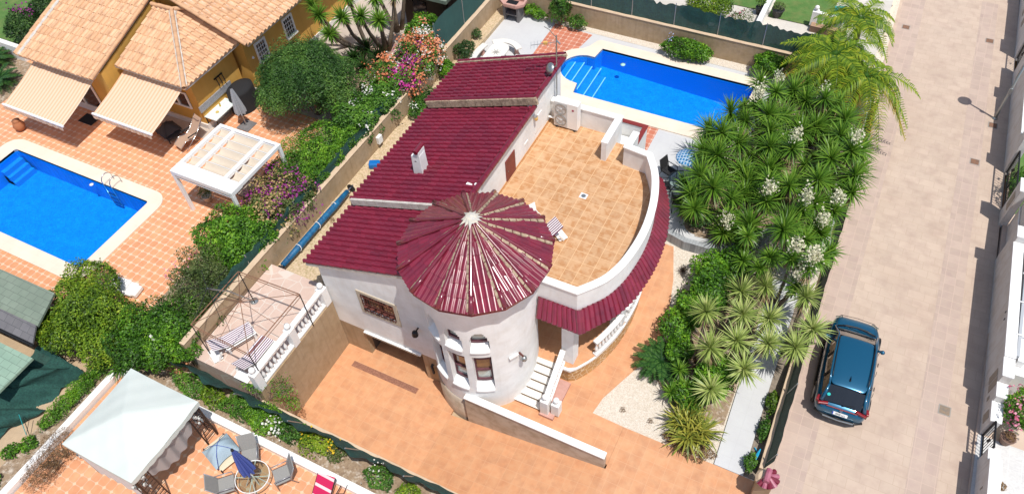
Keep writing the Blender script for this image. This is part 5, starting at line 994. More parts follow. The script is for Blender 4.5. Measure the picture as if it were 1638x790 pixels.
for i in range(4): a=Fx[i];b=Fx[(i+1)%4]; mb=MB().tube([(a[0],a[1],zt),(b[0],b[1],zt)],.02,6).tube([(a[0],a[1],zt-.16),(b[0],b[1],zt-.16)],.014,6); mb.build('top_rail',rust,t); MB().tube([(a[0],a[1],zt),tuple(ctr)],.013,6).build('rafter',rust,t); MB().tube([((a[0]+b[0])/2,(a[1]+b[1])/2,zt),tuple(ctr)],.010,6).build('rafter',rust,t)
MB().lathe([(.02,0),(.07,.03),(.02,.1)],tuple(ctr-Vector((0,0,.04))),10).build('crown_ring',rust,t)
t=thing('parasol_frame','bare grey umbrella frame with spread ribs leaning over stone terrace','parasol frame',(-17.33,10.2,3.0)); top=Vector((-17.6,9.0,5.15)); MB().tube([(-17.33,10.21,3.0),(-17.5,9.6,4.3),top],.03,8).lathe([(.16,0),(.16,.04),(.05,.06)],(-17.33,10.21,3.0),14).build('pole',galv,t)
for k in range(8): a=k*PI/4+.2; MB().tube([tuple(top),(top.x+1.25*math.cos(a),top.y+1.25*math.sin(a),top.z-.35)],.011,5).build('rib',metal_dark,t)
t=thing('pool_cover_roll','long rolled blue pool cover on a reel beside the garden wall','pool cover',(-17.4,14.4,2.62)); MB().tube([(-17.46,12.1,2.95),(-17.45,13.2,2.93),(-17.43,14.5,2.95),(-17.4,15.6,2.94),(-17.38,16.5,2.97)],[.11,.145,.13,.14,.10],14).build('rolled_cover',bluecov,t,True); MB().tube([(-17.47,11.95,2.95),(-17.37,16.9,2.97)],.035,8).build('axle',steel,t)
for y in(11.98,16.8):
    w_=MB().tube([(-17.42,y-.02,2.86),(-17.42,y+.02,2.86)],.2,14).build('wheel',blackm,t)
for y in(13.1,14.4,15.6): MB().tube([(-17.44+.155*math.cos(a),y+.04*math.sin(a),2.94+.155*math.sin(a)) for a in [k*PI/6 for k in range(13)]],.014,5).build('strap',white,t)
one(MB().tube([(-17.72+.05*math.cos(k*.7),23.05+.24*math.sin(k*.7),3.1+.3*math.cos(k*.7)) for k in range(40)],.02,6).build('coiled_hose',mat('navy_hose',(.02,.035,.09),.5),None,True),'coiled dark blue hose hanging on the beige garden wall','hose')
one(MB().bx(-17.88,-17.72,19.55,19.85,2.9,3.3).build('meter_box',plasticw,bevel=.02),'small white meter box on the beige garden wall','meter box')
one(MB().box((-17.35,18.5,2.78),(.5,.34,.28),R(25)).build('blue_bag',mat('blue_bag_plastic',(.0,.14,.45),.5),bevel=.06),'crumpled bright blue bag on the gravel by the wall','bag')
for x,y,r,l in((-17.1,18.95,.16,'pale rock beside the blue bag on side gravel'),(-17.25,15.05,.12,'dark dried tuft on the gravel near the pool cover'),(-16.9,13.3,.12,'dried grass tuft on gravel nearest the stone terrace')):
    if r>.15: one(MB().lathe([(.02,0),(r*1.2,.02),(r,.12),(.03,.2)],(x,y,2.62),9).build('rock',rock),l,'rock')
    else: v,f,q=leaf_cloud([(x,y,2.68,r,r,.08)],90,.06,.3,4,zmin=2.62); one(raw('dry_tuft',v,f,L_dry,rnd=q),l,'plant')
# ------------------------------------------------ POOL TERRACE objects
t=thing('stone_table','oval pale stone table with star inlay on the white deck','table',(-15.85,27.35,2.4)); n=32; poly=[(-15.85+.48*math.cos(2*PI*k/n),27.35+.38*math.copysign(1,math.sin(2*PI*k/n))+.48*math.sin(2*PI*k/n)) for k in range(n)]
MB().prism(poly,3.08,3.17).build('tabletop',tablest,t,bevel=.015); st=[(-15.85+(.3 if k%2==0 else .08)*math.cos(PI*k/8),27.35+(.3 if k%2==0 else .08)*math.sin(PI*k/8)) for k in range(16)]; MB().prism(st,3.171,3.174).build('star_inlay',mat('star_grey',(.33,.31,.27),.6),t)
for y in(26.95,27.75): MB().lathe([(.26,0),(.26,.1),(.17,.2),(.17,.5),(.28,.68)],(-15.85,y,2.4),14).build('pedestal',pinkst,t,True)
for cx,cy,rz_,l in((-16.95,27.35,90,'white stone bench on the garden wall side of oval table'),(-14.8,27.2,-90,'white stone bench between the oval table and red tiles'),(-15.85,25.95,180,'curved white stone bench at the roof end of oval table'),(-15.85,28.75,0,'curved white stone bench at the far end of oval table')):
    b_=thing('stone_bench',l,'bench',(cx,cy,2.4),R(rz_),'stone benches round the oval table',world=False); c=1 if rz_ in(180,0) else .25
    out=[(-.75+1.5*k/10,.0-c*.36*((k/5-1)**2)) for k in range(11)]; MB().strip(out,.32,.42,.50).build('seat',tablest,b_,bevel=.012)
    for s in(-.5,.5): MB().lathe([(.14,0),(.1,.08),(.1,.34),(.15,.42)],(s,-c*.36*(s/.75)**2,0),12).build('foot',pinkst,b_,True)
t=thing('stone_barbecue','grey stone barbecue with pink curved top in the garden corner','barbecue',(-16.9,31.3,2.4)); mb=MB().bx(-17.35,-17.2,31.0,31.6,2.4,3.25).bx(-16.55,-16.4,31.0,31.6,2.4,3.25).bx(-17.2,-16.55,31.45,31.6,2.4,3.25); mb.build('base',greyst,t,bevel=.02); MB().bx(-17.2,-16.55,31.0,31.44,2.75,2.81).build('shelf',greyst,t)
po=[(-17.5,31.65),(-16.25,31.65),(-16.2,31.2),(-16.5,30.9),(-17.2,30.9),(-17.55,31.2)]; MB().prism(po,3.252,3.34).strip(po[:1]+po[1:],.12,3.341,3.5,True).build('worktop',pinkst,t,bevel=.02); MB().bx(-17.2,-16.6,31.1,31.5,3.343,3.37).build('grill',metal_dark,t)
shrub('round_bush','low rounded bright green bush on the far side of right hand pool','bush',[(-7.55,31.45,2.85,1.1,.55,.6),(-6.9,31.5,2.8,.75,.5,.5)],5200,.11,L_bright,2.4,seed=11,lump=.08,flowers=[([(-7.5,31.4,2.9,1.1,.55,.62)],40,.07,leafm('pale_blue_flower',[(.45,.5,.8),(.6,.65,.85)]))])
shrub('oleander','upright dark oleander in front of the net at the red tiles','oleander',[(-14.3,31.6,3.2,.5,.45,1.0)],1500,.19,L_mid,2.4,.22,12)
shrub('small_bush','small dark green bush right of the oleander by the wall','bush',[(-13.35,31.65,2.75,.5,.35,.4)],900,.1,L_mid,2.4,seed=13)
shrub('small_bush','small bright bush with orange buds left of the oleander','bush',[(-15.6,31.75,2.65,.45,.3,.35)],800,.1,L_bright,2.4,seed=14)
shrub('small_bush','small bright green bush close to the right of the barbecue','bush',[(-16.6+.5,31.85,2.7,.4,.3,.36)],800,.1,L_bright,2.4,seed=15)
shrub('small_bush','small dark bush on gravel, farthest along the garden wall','bush',[(-17.7,28.7,2.85,.28,.3,.28)],500,.08,L_dark,2.62,seed=16)
shrub('small_bush','rounded dark bush on gravel across from the stone benches','bush',[(-17.45,27.0,3.05,.45,.55,.5)],1500,.1,L_dark,2.62,seed=17)
shrub('small_bush','bright leafy bush on the gravel nearer than the rounded dark one','bush',[(-17.5,25.35,3.0,.4,.45,.5)],1300,.12,L_bright,2.62,seed=18)
shrub('spreading_bush','spreading dark green bush with few white flowers beside roof corner','bush',[(-17.3,23.0,3.0,.5,.9,.42),(-17.3,22.2,2.9,.4,.5,.35)],2600,.1,L_mid,2.62,seed=19,flowers=[([(-17.3,22.0,2.95,.5,.5,.4)],30,.07,F_white)])
for i,(x,y,rz_,l) in enumerate([(-5.45,23.2,70,'black garden chair left of glass table, far side'),(-5.35,22.3,110,'black garden chair left of glass table, porch side'),(-4.55,21.75,200,'black garden chair at the yucca end of glass table')]): patio_chair('garden_chair',l,x,y,2.4,R(rz_),blackm,metal_dark,'black chairs round the glass table',w=.48)
round_table('glass_table','glass topped table on the white deck beside maroon porch roof',-4.75,22.6,2.4,.55,.72,clear,metal_dark)
t=thing('blue_parasol','small blue and white striped parasol peeping from under yucca leaves','parasol',(-4.75,23.3,2.4)); m=mat('blue_white_stripe',(.02,.22,.5),.8,grid=(.12,.12),gcol=(.5,.65,.8),gw=.02,transl=.2); MB().lathe([(.02,.3),(.25,.22),(.5,.06),(.52,0)],(-4.75,23.3,3.75),12).build('canopy',m,t); MB().tube([(-4.75,23.3,2.4),(-4.75,23.3,4.05)],.02,6).build('pole',white,t)
shrub('deck_shrub','dark airy shrub in a round bed of the white deck','shrub',[(-3.55,21.15,2.9,.65,.6,.6),(-3.9,21.6,3.3,.45,.4,.4)],1500,.11,L_dark,2.42,seed=21)
one(MB().lathe([(.5,0),(.5,.012)],(-3.5,21.1,2.403),16).build('round_bed',earth),'round soil bed cut into the white deck under the shrub','planting bed')
# ------------------------------------------------ SOUTHERN PATIO: gazebo, table, parasol
t=thing('gazebo','square garden gazebo with pale grey fabric canopy and curtains','gazebo',(-16.85,4.1,2.2))
X0,X1,Y0,Y1=-18.34,-15.38,2.62,5.62; zc=4.42; ap=5.0; cx,cy=(X0+X1)/2,(Y0+Y1)/2
def can(u,v):
    x=X0+(X1-X0)*u;y=Y0+(Y1-Y0)*v; k=max(abs(2*u-1),abs(2*v-1)); sag=-.10*math.sin(PI*k)*(1-abs(abs(2*u-1)-abs(2*v-1))*.0)
    edge=.07*(1-abs(2*((u if abs(2*v-1)>abs(2*u-1) else v))-1)**2)*k*k; return (x,y,zc+(ap-zc)*(1-k)+.04*sag-edge*.9+.012*math.sin(u*23)*math.sin(v*19))
MB().sheet(can,36,36).build('canopy',tentm,t,True)
for (a,b) in(((X0,Y0),(X1,Y0)),((X1,Y0),(X1,Y1)),((X1,Y1),(X0,Y1)),((X0,Y1),(X0,Y0))):
    MB().sheet(lambda u,v:(a[0]+(b[0]-a[0])*u,a[1]+(b[1]-a[1])*u,zc-.07*(1-(2*u-1)**2)-v*(.17+.04*abs(math.sin(u*PI*9)))),72,2).build('valance',tentm,t,True)
for x,y in((X0+.1,Y0+.1),(X1-.1,Y0+.1),(X0+.1,Y1-.1),(X1-.1,Y1-.1)):
    sx=1 if x<cx else -1; sy=1 if y<cy else -1
    MB().bx(x-.03,x+.03,y-.03,y+.03,2.2,4.3).build('post',metal_brown,t); MB().bx(x+sx*.45-.02,x+sx*.45+.02,y-.02,y+.02,2.2,4.25).bx(x-.02,x+.02,y+sy*.45-.02,y+sy*.45+.02,2.2,4.25).build('side_post',metal_brown,t)
    mb=MB(); 
    for k in range(9): z=2.5+k*.2; mb.tube([(x,y,z),(x+sx*.45,y,z)],.012,5).tube([(x,y,z),(x,y+sy*.45,z)],.012,5)
    mb.tube([(x,y,2.4),(x+sx*.45,y,4.2)],.012,5).tube([(x+sx*.45,y,2.4),(x,y,4.2)],.012,5).build('lattice_panel',metal_brown,t)
    for q in((x+sx*.22,y),(x,y+sy*.22)):
        rng=random.Random(int(x*10+y)); c_=MB()
        for k in range(12): c_.box((q[0]+rng.uniform(-.15,.15),q[1]+rng.uniform(-.1,.1),rng.uniform(3.5,4.15)),(.07,.05,.1),rng.uniform(0,3))
        c_.build('gathered_curtain_pattern',mat('patterned_curtain',(.6,.6,.56),.9,col2=(.12,.13,.14),ns=9,mixlo=.48,mixhi=.52),t)
MB().sheet(lambda u,v:(X0+.25+2.3*u,Y0+.06+.07*math.sin(u*34)*(1-.3*v),4.25-1.75*v*(1-.18*math.sin(PI*u))),60,10).build('curtain',tent_w,t,True)
MB().sheet(lambda u,v:(X1-.12+.05*math.sin(u*30),Y0+.5+2.0*u,4.2-(.35+.75*math.sin(PI*u)**.7)*v),50,8).build('curtain',tent_in,t,True)
round_table('glass_table','round glass garden table with pale rim under the blue parasol',-13.0,4.68,2.2,.56,.70,clear,plasticw)
closed_parasol('folded_parasol','folded blue parasol standing through the round glass table',-13.0,4.7,2.2,4.75,bluef,(-.05,.0),.17,3.3,pole=plasticw)
for i,(x,y,rz_,l) in enumerate([(-13.68,5.28,R(40),'grey mesh garden chair next to the cream pet bed'),(-12.3,5.2,R(-38),'grey mesh garden chair between glass table and flower strip'),(-13.75,4.15,R(135),'grey mesh garden chair on the gazebo side of glass table'),(-12.35,4.05,R(-140),'grey mesh garden chair nearest the bottom of picture')]): patio_chair('garden_chair',l,x,y,2.2,rz_,greyf,mat('grey_chair_frame',(.36,.36,.37),.4,metal=.5),'grey chairs round the glass table',w=.56,d=.52,bh=.62,recl=.45)
t=thing('towelled_lounger','lounger covered by a magenta towel with pale stripes','sun lounger',(-10.75,5.35,2.2),R(-90),world=False); t.location=(-10.75,5.3,2.2); t.rotation_euler=(0,0,R(8))
profile_fabric(MB(),[(-1.2,.34),(-.2,.36),(.45,.75)],.60).build('towel',magenta,t); MB().tube([(-.32,-1.2,.3),(-.32,-.2,.32),(-.32,.45,.72)],.018,6).tube([(.32,-1.2,.3),(.32,-.2,.32),(.32,.45,.72)],.018,6).build('frame',metal_dark,t,True)
MB().tube([(.36,-.1,.35),(.5,.05,.55),(.5,.35,.5)],.018,6).tube([(.36,.1,.3),(.62,.2,.3),(.6,.5,.28)],.014,6).build('armrest',metal_dark,t,True)
# ------------------------------------------------ STREET THINGS
for x,y,l,mt in((2.05,40.04,'small rusty square utility cover at top left of street','r'),(6.09,40.38,'rusty square utility cover at the top right of street','r'),(6.84,33.6,'rusty square utility cover beside the lamp post foot','r'),(6.35,31.0,'rusty square utility cover just below the lamp post','r'),(6.73,17.44,'grey framed utility cover lying near the lower gate','g')):
    if l.startswith('rusty square utility cover just below'): x,y=6.35,30.75
    c_=MB().bx(x-.2,x+.2,y-.2,y+.2,1.2045,1.212).build('utility_cover',mat('cover_frame',(.30,.28,.25),.7),None); one(c_,l,'utility cover'); o=MB().bx(x-.165,x+.165,y-.165,y+.165,1.2125,1.216).build('cover_lid',mat('cover_rust',(.24,.12,.07),.85,col2=(.17,.10,.07),ns=12) if mt=='r' else mat('cover_grey',(.28,.2,.13),.85,col2=(.2,.17,.14),ns=12),c_)
one(MB().prism(arc(3.3,28.0,.16,0,340,14),1.2045,1.21).build('manhole_cover',mat('cover_frame',(.3,.28,.25),.7)),'small round metal cover flush in middle of the street','manhole cover') if 0 else None
t=thing('street_lamp','tall slender grey street lamp post beside right hand wall','street lamp',(6.87,34.14,1.2)); MB().tube([(6.87,34.14,1.2),(6.87,34.14,1.9),(6.88,34.14,5.1)],[.075,.06,.04],10).build('post',galv,t,True); MB().lathe([(.12,0),(.12,.03),(.07,.1)],(6.87,34.14,1.2),12).build('base',galv,t); MB().lathe([(.05,-.12),(.3,-.05),(.31,.0),(.2,.1),(.03,.14)],(6.88,34.14,5.25),18).build('lamp_head',galv,t,True); MB().bx(6.8,6.94,34.04,34.1,2.7,3.0).build('control_box',galv,t)
# east walls
def ex(y): return 7.9-(y-15)*.0235
def seg(ya,yb,h,w=.28): return [(ex(ya)+w/2,ya),(ex(yb)+w/2,yb)]
def stepped(label,segs,w=.28,extras=None,capm=white):
    t=thing('street_wall',label,'wall',(ex(segs[0][0]),segs[0][0],1.2))
    for a,b,h in segs: MB().strip(seg(a,b,h,w),w,1.1,1.2+h).build('wall_section',eastwall,t); MB().strip(seg(a-.0,b,h,w),w+.08,1.2+h+.002,1.2+h+.06).build('coping',capm,t,bevel=.01)
    return t
def cover(t,y,z,wy,hz,m=None): MB().bx(ex(y)-.012,ex(y)+.03,y-wy/2,y+wy/2,z-hz/2,z+hz/2).build('meter_door',m or mat('beige_meter_door',(.33,.28,.23),.7),t)
t=stepped('white street wall in the bottom right corner below the gate',[(9,15.45,1.25),(15.46,15.9,1.05)]); cover(t,14.6,1.9,.06,.2)
t=stepped('stepped white wall with meter doors between lower gate and long wall',[(16.95,17.75,1.0),(17.76,18.35,1.3),(18.36,19.15,1.7)]); cover(t,17.4,1.75,.35,.45); cover(t,18.5,2.1,.3,.7); cover(t,18.85,2.1,.3,.7); cover(t,18.1,1.8,.15,.2)
t=stepped('long plain grey street wall beside the raised blue pool',[(19.16,24.6,1.75),(24.61,25.2,2.05)]); MB().bx(ex(21)-.02,ex(21)+.02,21.0,21.05,2.6,2.7).bx(ex(21)-.02,ex(21)+.02,21.3,21.35,2.65,2.75).build('pipe_stub',metal_dark,t)
t=stepped('street wall with framed panel below the black railing gate',[(27.2,28.0,2.0)]); cover(t,27.6,2.3,.4,.8)
MB().bx(ex(26)+.28,ex(26)+.55,25.2,27.2,1.2,3.2).build('recessed_wall',eastwall,t); MB().strip([(ex(26)+.24,25.3),(ex(26)+.24,27.1)],.03,2.5,2.56).build('white_clip_rail',white,t)
t=stepped('street wall above the black railing gate beside the lamp post',[(30.55,31.2,2.0),(31.21,35.4,1.65),(35.41,36.2,2.0),(36.21,38.0,1.4)]); cover(t,36.8,2.0,.5,.8)
t=stepped('street wall at the very top right of the picture',[(39.3,40.4,1.9),(40.41,44,1.5),(44,52,1.6)]); cover(t,41.6,2.1,.5,.8); cover(t,42.6,2.1,.4,.8)
def gate(label,ya,yb,h,orn=2,nb=None,mid=True):
    t=thing('railing_gate',label,'gate',(ex(ya)+.1,ya,1.3)); x0=ex(ya)+.1;x1=ex(yb)+.1; z0=1.38;z1=1.2+h; mb=MB().tube([(x0,ya+.03,z0),(x1,yb-.03,z0)],.03,6).tube([(x0,ya+.03,z1),(x1,yb-.03,z1)],.035,6).tube([(x0,ya+.03,z0-.1),(x0,ya+.03,z1)],.04,6).tube([(x1,yb-.03,z0-.1),(x1,yb-.03,z1)],.04,6)
    if mid: mb.tube([((x0+x1)/2,(ya+yb)/2,z0),((x0+x1)/2,(ya+yb)/2,z1)],.03,6)
    mb.build('gate_frame',metal_dark,t); n=nb or int((yb-ya)/.15); b=MB(); [b.tube([(x0+(x1-x0)*(k+.5)/n,ya+(yb-ya)*(k+.5)/n,z0),(x0+(x1-x0)*(k+.5)/n,ya+(yb-ya)*(k+.5)/n,z1)],.011,5) for k in range(n)]; b.build('bars',metal_dark,t)
    for k in range(orn): y=ya+(yb-ya)*(k+.5)/orn; MB().lathe([(.015,-.12),(.07,0),(.015,.12)],(x0+(x1-x0)*(k+.5)/orn,y,(z0+z1)/2),4).build('ornament',metal_dark,t)
    return t
gate('black metal gate with white patterned floor behind it',15.92,16.93,1.15,1,8,False)
gate('wide black double gate with green lawn and plants behind',28.02,30.52,1.35,2,16)
gate('black gate between walls at the top right of street',38.02,39.28,1.3,1,9,False)
# raised pool terrace east
t=thing('raised_terrace','raised white terrace with shade-tinted parapet and blue pool at right edge','terrace',(9.5,21,1.3)); MB().bx(8.12,8.22,19.3,24.5,1.3,3.0).build('inner_parapet',mat('shade_grey_parapet',(.42,.44,.46),.8),t); MB().strip([(8.33,19.2),(8.33,24.6)],.22,1.3,2.9).build('inner_wall',white,t); MB().bx(8.45,14,19.35,25,1.3,2.3).build('deck_base',white,t)  # inner parapet's bluish grey is shade put into its colour
for y in(20.2,21.7,23.1): MB().box((8.25,y,3.03),(.4,.04,.04)).build('bracket',white,t)
MB().bx(8.46,13,19.9,22.2,2.31,2.33).build('pool_water',mat('flat_blue_pool',(.003,.09,.62),.08,coat=1),t)
one(MB().strip([(8.2,19.0),(10.5,19.1)],.35,1.3,2.6).build('cross_wall',white,bevel=.02),'short white cross wall between pink flower shrub and pool','wall')
shrub('flowering_shrub','round green shrub covered in pink flowers behind right hand wall','shrub',[(8.75,17.75,2.2,.55,.75,.8)],3000,.1,L_bright,1.32,seed=31,flowers=[([(8.75,17.75,2.25,.58,.78,.85)],260,.09,F_pink)])
pot_plant('potted_plant','round brown pot with dry sprig beyond the gate shrub',8.6,16.95,1.32,.22,.35,mat('brown_pot',(.20,.12,.09),.7),L_dry,6,n=120,lr=.15,lh=.15)
pot_plant('potted_plant','small dry potted plant on the white patterned floor',8.55,15.1,1.33,.14,.2,white,L_dry,7,n=160,lr=.14,lh=.14)
shrub('garden_plant','leafy green plant growing behind the wide black double gate','plant',[(8.0,29.0,1.9,.4,.9,.5),(8.3,30.0,1.8,.4,.5,.5)],1200,.1,L_mid,1.33,seed=33)
# gate pillar with tile cap and chained blue tool
t=thing('gate_pillar','cream gate pillar capped by small maroon tiles beside the driveway','pillar',(1.75,11.75,1.2)); MB().bx(1.5,1.98,11.5,11.98,1.1,2.5).build('pillar',ochre_render,t,bevel=.02); MB().lathe([(.34,0),(.26,.1),(.05,.16)],(1.74,11.74,2.5),12).build('cap_mortar',beige_cap,t)
for k in range(7): a=-PI/2+k*PI/6-.5; MB().tube([(1.74+.08*math.cos(a),11.74+.08*math.sin(a),2.72),(1.74+.36*math.cos(a),11.74+.36*math.sin(a),2.58)],[.06,.09],8).build('cap_tile',mat('faded_maroon_tile',(.30,.06,.11),.45,col2=(.42,.15,.2),ns=3) if k%2 else maroon,t)
MB().tube([(1.74,11.5,2.79),(1.74,11.95,2.79)],.1,8).build('cap_tile',MT['faded_maroon_tile'],t)
one(MB().tube([(1.32,12.75,1.35),(1.36,13.0,1.42),(1.38,13.2,1.5)],[.03,.07,.02],8).tube([(1.2,13.3,1.25),(1.4,13.1,1.28)],.02,5).build('garden_spray_gun',mat('cyan_plastic',(.01,.35,.6),.4)),'bright cyan hose gun lying by the low street wall','hose gun')
for i,(x,y,l) in enumerate([(1.3,15.1,'small shrub in the dark gravel strip, farthest from driveway'),(1.32,14.0,'bushy shrub in the dark gravel strip, in the middle'),(1.2,12.6,'small shrub in gravel strip right by the driveway')]): shrub('strip_shrub',l,'shrub',[(x,y,1.45,.2,.42 if i<2 else .3,.28)],600,.09,L_mid if i else L_lime,1.2,seed=40+i)
# black-studded garden border, top
t=thing('studded_border','pale street border wall with black studs at the top','border wall',(1.15,40,1.3)); MB().prism([(.55,37.6),(1.25,37.6),(1.1,46),(.4,46)],1.3,1.62).build('wall',mat('cream_border',(.68,.58,.46),.8),t,bevel=.02)
for k in range(9):
    for j in(0,1): MB().lathe([(.07,0),(.07,.05),(.03,.06)],(.72+.32*j-.015*k,38.2+.85*k+.3*j,1.621),10).build('stud',metal_dark,t)
# ------------------------------------------------ NORTH GARDEN
t=thing('garden_divider','slanting white low wall dividing the northern lawns','wall',(-4.75,36,2.35)); MB().strip([(-4.78,34.2),(-4.78,48)],.16,2.35,3.05).build('wall',white,t,bevel=.01); MB().strip([(-4.78,34.2),(-4.78,48)],.24,3.052,3.1).build('coping',white,t)
shrub('clipped_hedge','clipped rounded green hedge behind the net at the top','hedge',[(-7.5,35.3,3.1,1.15,.9,.8)],5500,.11,L_lime,2.36,seed=51,lump=.06)
shrub('oleander','pink flowered oleander bush near the divider wall behind the net','oleander',[(-5.7,34.6,2.9,.6,.6,.6)],900,.14,L_scrag,2.36,.25,52,flowers=[([(-5.7,34.6,3.0,.6,.6,.6)],60,.07,F_pink)])
blackp=mat('charcoal_pot',(.03,.03,.03),.6)
pot_plant('potted_shrub','black pot with spiky yellow green plant left of divider wall',-5.1,36.6,2.36,.22,.4,blackp,L_lime,53,n=400,lr=.25,lh=.4)
pot_plant('potted_shrub','black pot with brownish shrub right of the divider wall',-4.2,36.7,2.36,.3,.45,blackp,L_scrag,54,n=400,lr=.3,lh=.2)
balustrade('short white balustrade beside the turquoise chair behind palm fronds',[(-2.35,36.5),(-.6,36.3)],2.5,6,(0,),.75)
one(MB().bx(-2.4,-.7,36.0,36.35,2.36,2.7).build('timber_planter',boxwood,bevel=.01),'weathered timber planter box under the short balustrade','planter')
patio_chair('garden_chair','turquoise slatted chair behind the short white balustrade',-1.2,36.9,2.36,R(20),turq,turq)
one(MB().bx(-7.0,-6.7,33.4,33.7,2.36,3.2).build('white_pedestal',white,bevel=.02),'white pedestal standing just behind the green net','pedestal')
shrub('netside_plants','low leafy plants directly behind the net below the lawn','plant',[(-2.8,33.2,2.7,1.2,.4,.4)],900,.12,L_mid,2.36,seed=55)
# ------------------------------------------------ CAR
def car():
    t=thing('parked_car','metallic blue compact crossover car parked at left side of street','car',(3.32,17.42,1.2),R(2.6),world=False)
    # stations: y, halfwidth at sill, shoulder height, centre top height, bottom
    st=[(-2.12,.60,.72,.74,.42),(-2.05,.76,.80,.86,.30),(-1.85,.86,.90,.98,.24),(-1.4,.895,.95,1.02,.22),(-.6,.90,.93,1.0,.20),(.3,.90,.92,.98,.20),(.95,.895,.90,.98,.20),(1.35,.88,.86,.94,.22),(1.75,.83,.80,.86,.24),(2.0,.72,.70,.75,.30),(2.10,.52,.60,.62,.40)]
    sec=lambda w,sh,tp,bo:[(0,bo),(w*.80,bo),(w*.97,bo+.12),(w,(bo+sh)*.5),(w*.985,sh-.14),(w*.93,sh-.02),(w*.80,sh+(tp-sh)*.45),(w*.45,sh+(tp-sh)*.85),(0,tp)]
    mb=MB(); m=len(sec(1,1,1,0)); full=[]
    for y,w,sh,tp,bo in st:
        s=sec(w,sh,tp,bo); ring=[(x,y,z) for x,z in s]+[(-x,y,z) for x,z in s[-2:0:-1]]; full.append(ring)
    k=len(full[0])
    for r in full: mb.v+=r
    for i in range(len(full)-1):
        for j in range(k): mb.f.append((i*k+j,i*k+(j+1)%k,(i+1)*k+(j+1)%k,(i+1)*k+j))
    mb.f.append(tuple(range(k))[::-1]); mb.f.append(tuple((len(full)-1)*k+j for j in range(k)))
    o=mb.build('body',carp,t,True); sd=o.modifiers.new('sub','SUBSURF'); sd.levels=sd.render_levels=2
    # greenhouse
    g=[(-1.92,.66,.98,.58,1.02),(-1.50,.74,.96,.585,1.44),(-1.1,.76,.96,.61,1.52),(-.3,.775,.96,.625,1.56),(.35,.77,.95,.61,1.53),(.62,.76,.95,.59,1.47),(1.28,.70,.94,.60,.97)]
    V=[];mbg=MB();mbr=MB();mbs=MB()
    R0=[]
    for y,wb,zb,wt,zt in g: R0.append([(-wb,y,zb),(-wt,y,zt-.03),(-wt*.6,y,zt),(0,y,zt+.015),(wt*.6,y,zt),(wt,y,zt-.03),(wb,y,zb)])
    def band(mbx,i,j0,j1,lift=0):
        for j in range(j0,j1): a,b=R0[i][j],R0[i][j+1]; c,d=R0[i+1][j+1],R0[i+1][j]; n=len(mbx.v); mbx.v+=[tuple(Vector(p)+Vector((0,0,lift))) for p in(a,b,c,d)]; mbx.f.append((n,n+1,n+2,n+3))
    band(mbg,0,1,5); band(mbg,5,1,5)
    for i in range(6): band(mbg,i,0,1); band(mbg,i,5,6)
    for i in range(1,5): band(mbr,i,1,5)
    gl=mbg.build('windows',glassd,t); 
    rf=raw('roof',mbr.v,mbr.f,carp,t,True); bm=bmesh.new(); bm.from_mesh(rf.data); bmesh.ops.remove_doubles(bm,verts=bm.verts,dist=.001); bmesh.ops.recalc_face_normals(bm,faces=bm.faces); bm.to_mesh(rf.data); bm.free(); so_=rf.modifiers.new('th','SOLIDIFY'); so_.thickness=.03; so_.offset=0; sb=rf.modifiers.new('sub','SUBSURF'); sb.levels=sb.render_levels=2
    for sx in(-1,1):
        MB().tube([(sx*.60,-1.5,1.42),(sx*.635,-1.1,1.51),(sx*.65,-.3,1.545),(sx*.635,.35,1.515),(sx*.615,.62,1.455),(sx*.66,.95,1.22),(sx*.72,1.32,.955)],[.035,.04,.04,.04,.035,.03,.03],8).build('roof_pillar',carp,t,True)
        MB().tube([(sx*.60,-1.5,1.42),(sx*.64,-1.72,1.2),(sx*.70,-1.93,.98)],[.04,.06,.08],8).build('rear_pillar',carp,t,True)
        for y in(-.95,-.12): MB().tube([(sx*.635,y+.02,1.50),(sx*.775,y,.98)],.03,6).build('door_pillar',carblk,t)
        MB().tube([(sx*.575,-1.25,1.56),(sx*.585,-1.0,1.585),(sx*.60,.3,1.575),(sx*.585,.5,1.53)],.018,6).build('roof_rail',carblk,t,True)
        MB().lathe([(.02,-.05),(.075,-.03),(.085,.02),(.05,.07),(.01,.08)],(sx*.955,.72,1.0),10).tube([(sx*.80,.75,.97),(sx*.95,.72,1.0)],.045,6).build('wing_mirror',carp,t,True)
        for y in(-1.32,1.32):
            w=MB().tube([(sx*.72,y,.33),(sx*.905,y,.33)],.33,24).build('wheel',tyre,t); MB().tube([(sx*.88,y,.33),(sx*.915,y,.33)],.22,20).build('rim',galv,w)
            MB().strip([(sx*.895,y+.40*math.cos(a),) if 0 else (sx*.9,y) for a in(0,1)],.01,0,.001) if 0 else None
            MB().tube([(sx*.885,y+.385*math.cos(a),.33+.385*math.sin(a)) for a in [PI*k/12 for k in range(13)]],.035,6).build('wheel_arch',carblk,t,True)
        for y in(-.75,.28): MB().box((sx*.915,y,.80),(.03,.16,.03)).build('door_handle',carblk,t,bevel=.008)
        MB().tube([(sx*.905,-.95,.27),(sx*.905,.95,.27)],.045,6).build('sill_trim',carblk,t)
        MB().box((sx*.62,-1.99,.93),(.34,.10,.09),R(-sx*14)).build('tail_light',redl,t,bevel=.02); MB().box((sx*.80,-1.86,.93),(.10,.22,.13),R(sx*12)).build('tail_light',redl,t,bevel=.02)
        MB().box((sx*.62,1.93,.72),(.26,.12,.07),R(-sx*25)).build('headlight',clear,t,bevel=.02)
    for sx in(-1,1):
        for y in(-1.0,-.10,.85): MB().tube([(sx*.885,y,.93),(sx*.905,y-.01,.80),(sx*.912,y-.02,.55),(sx*.90,y-.03,.32)],.008,5).build('panel_gap',carblk,t)
        MB().tube([(sx*.70,1.32,.965),(sx*.68,1.7,.90),(sx*.60,2.0,.775)],.008,5).build('bonnet_gap',carblk,t,True)
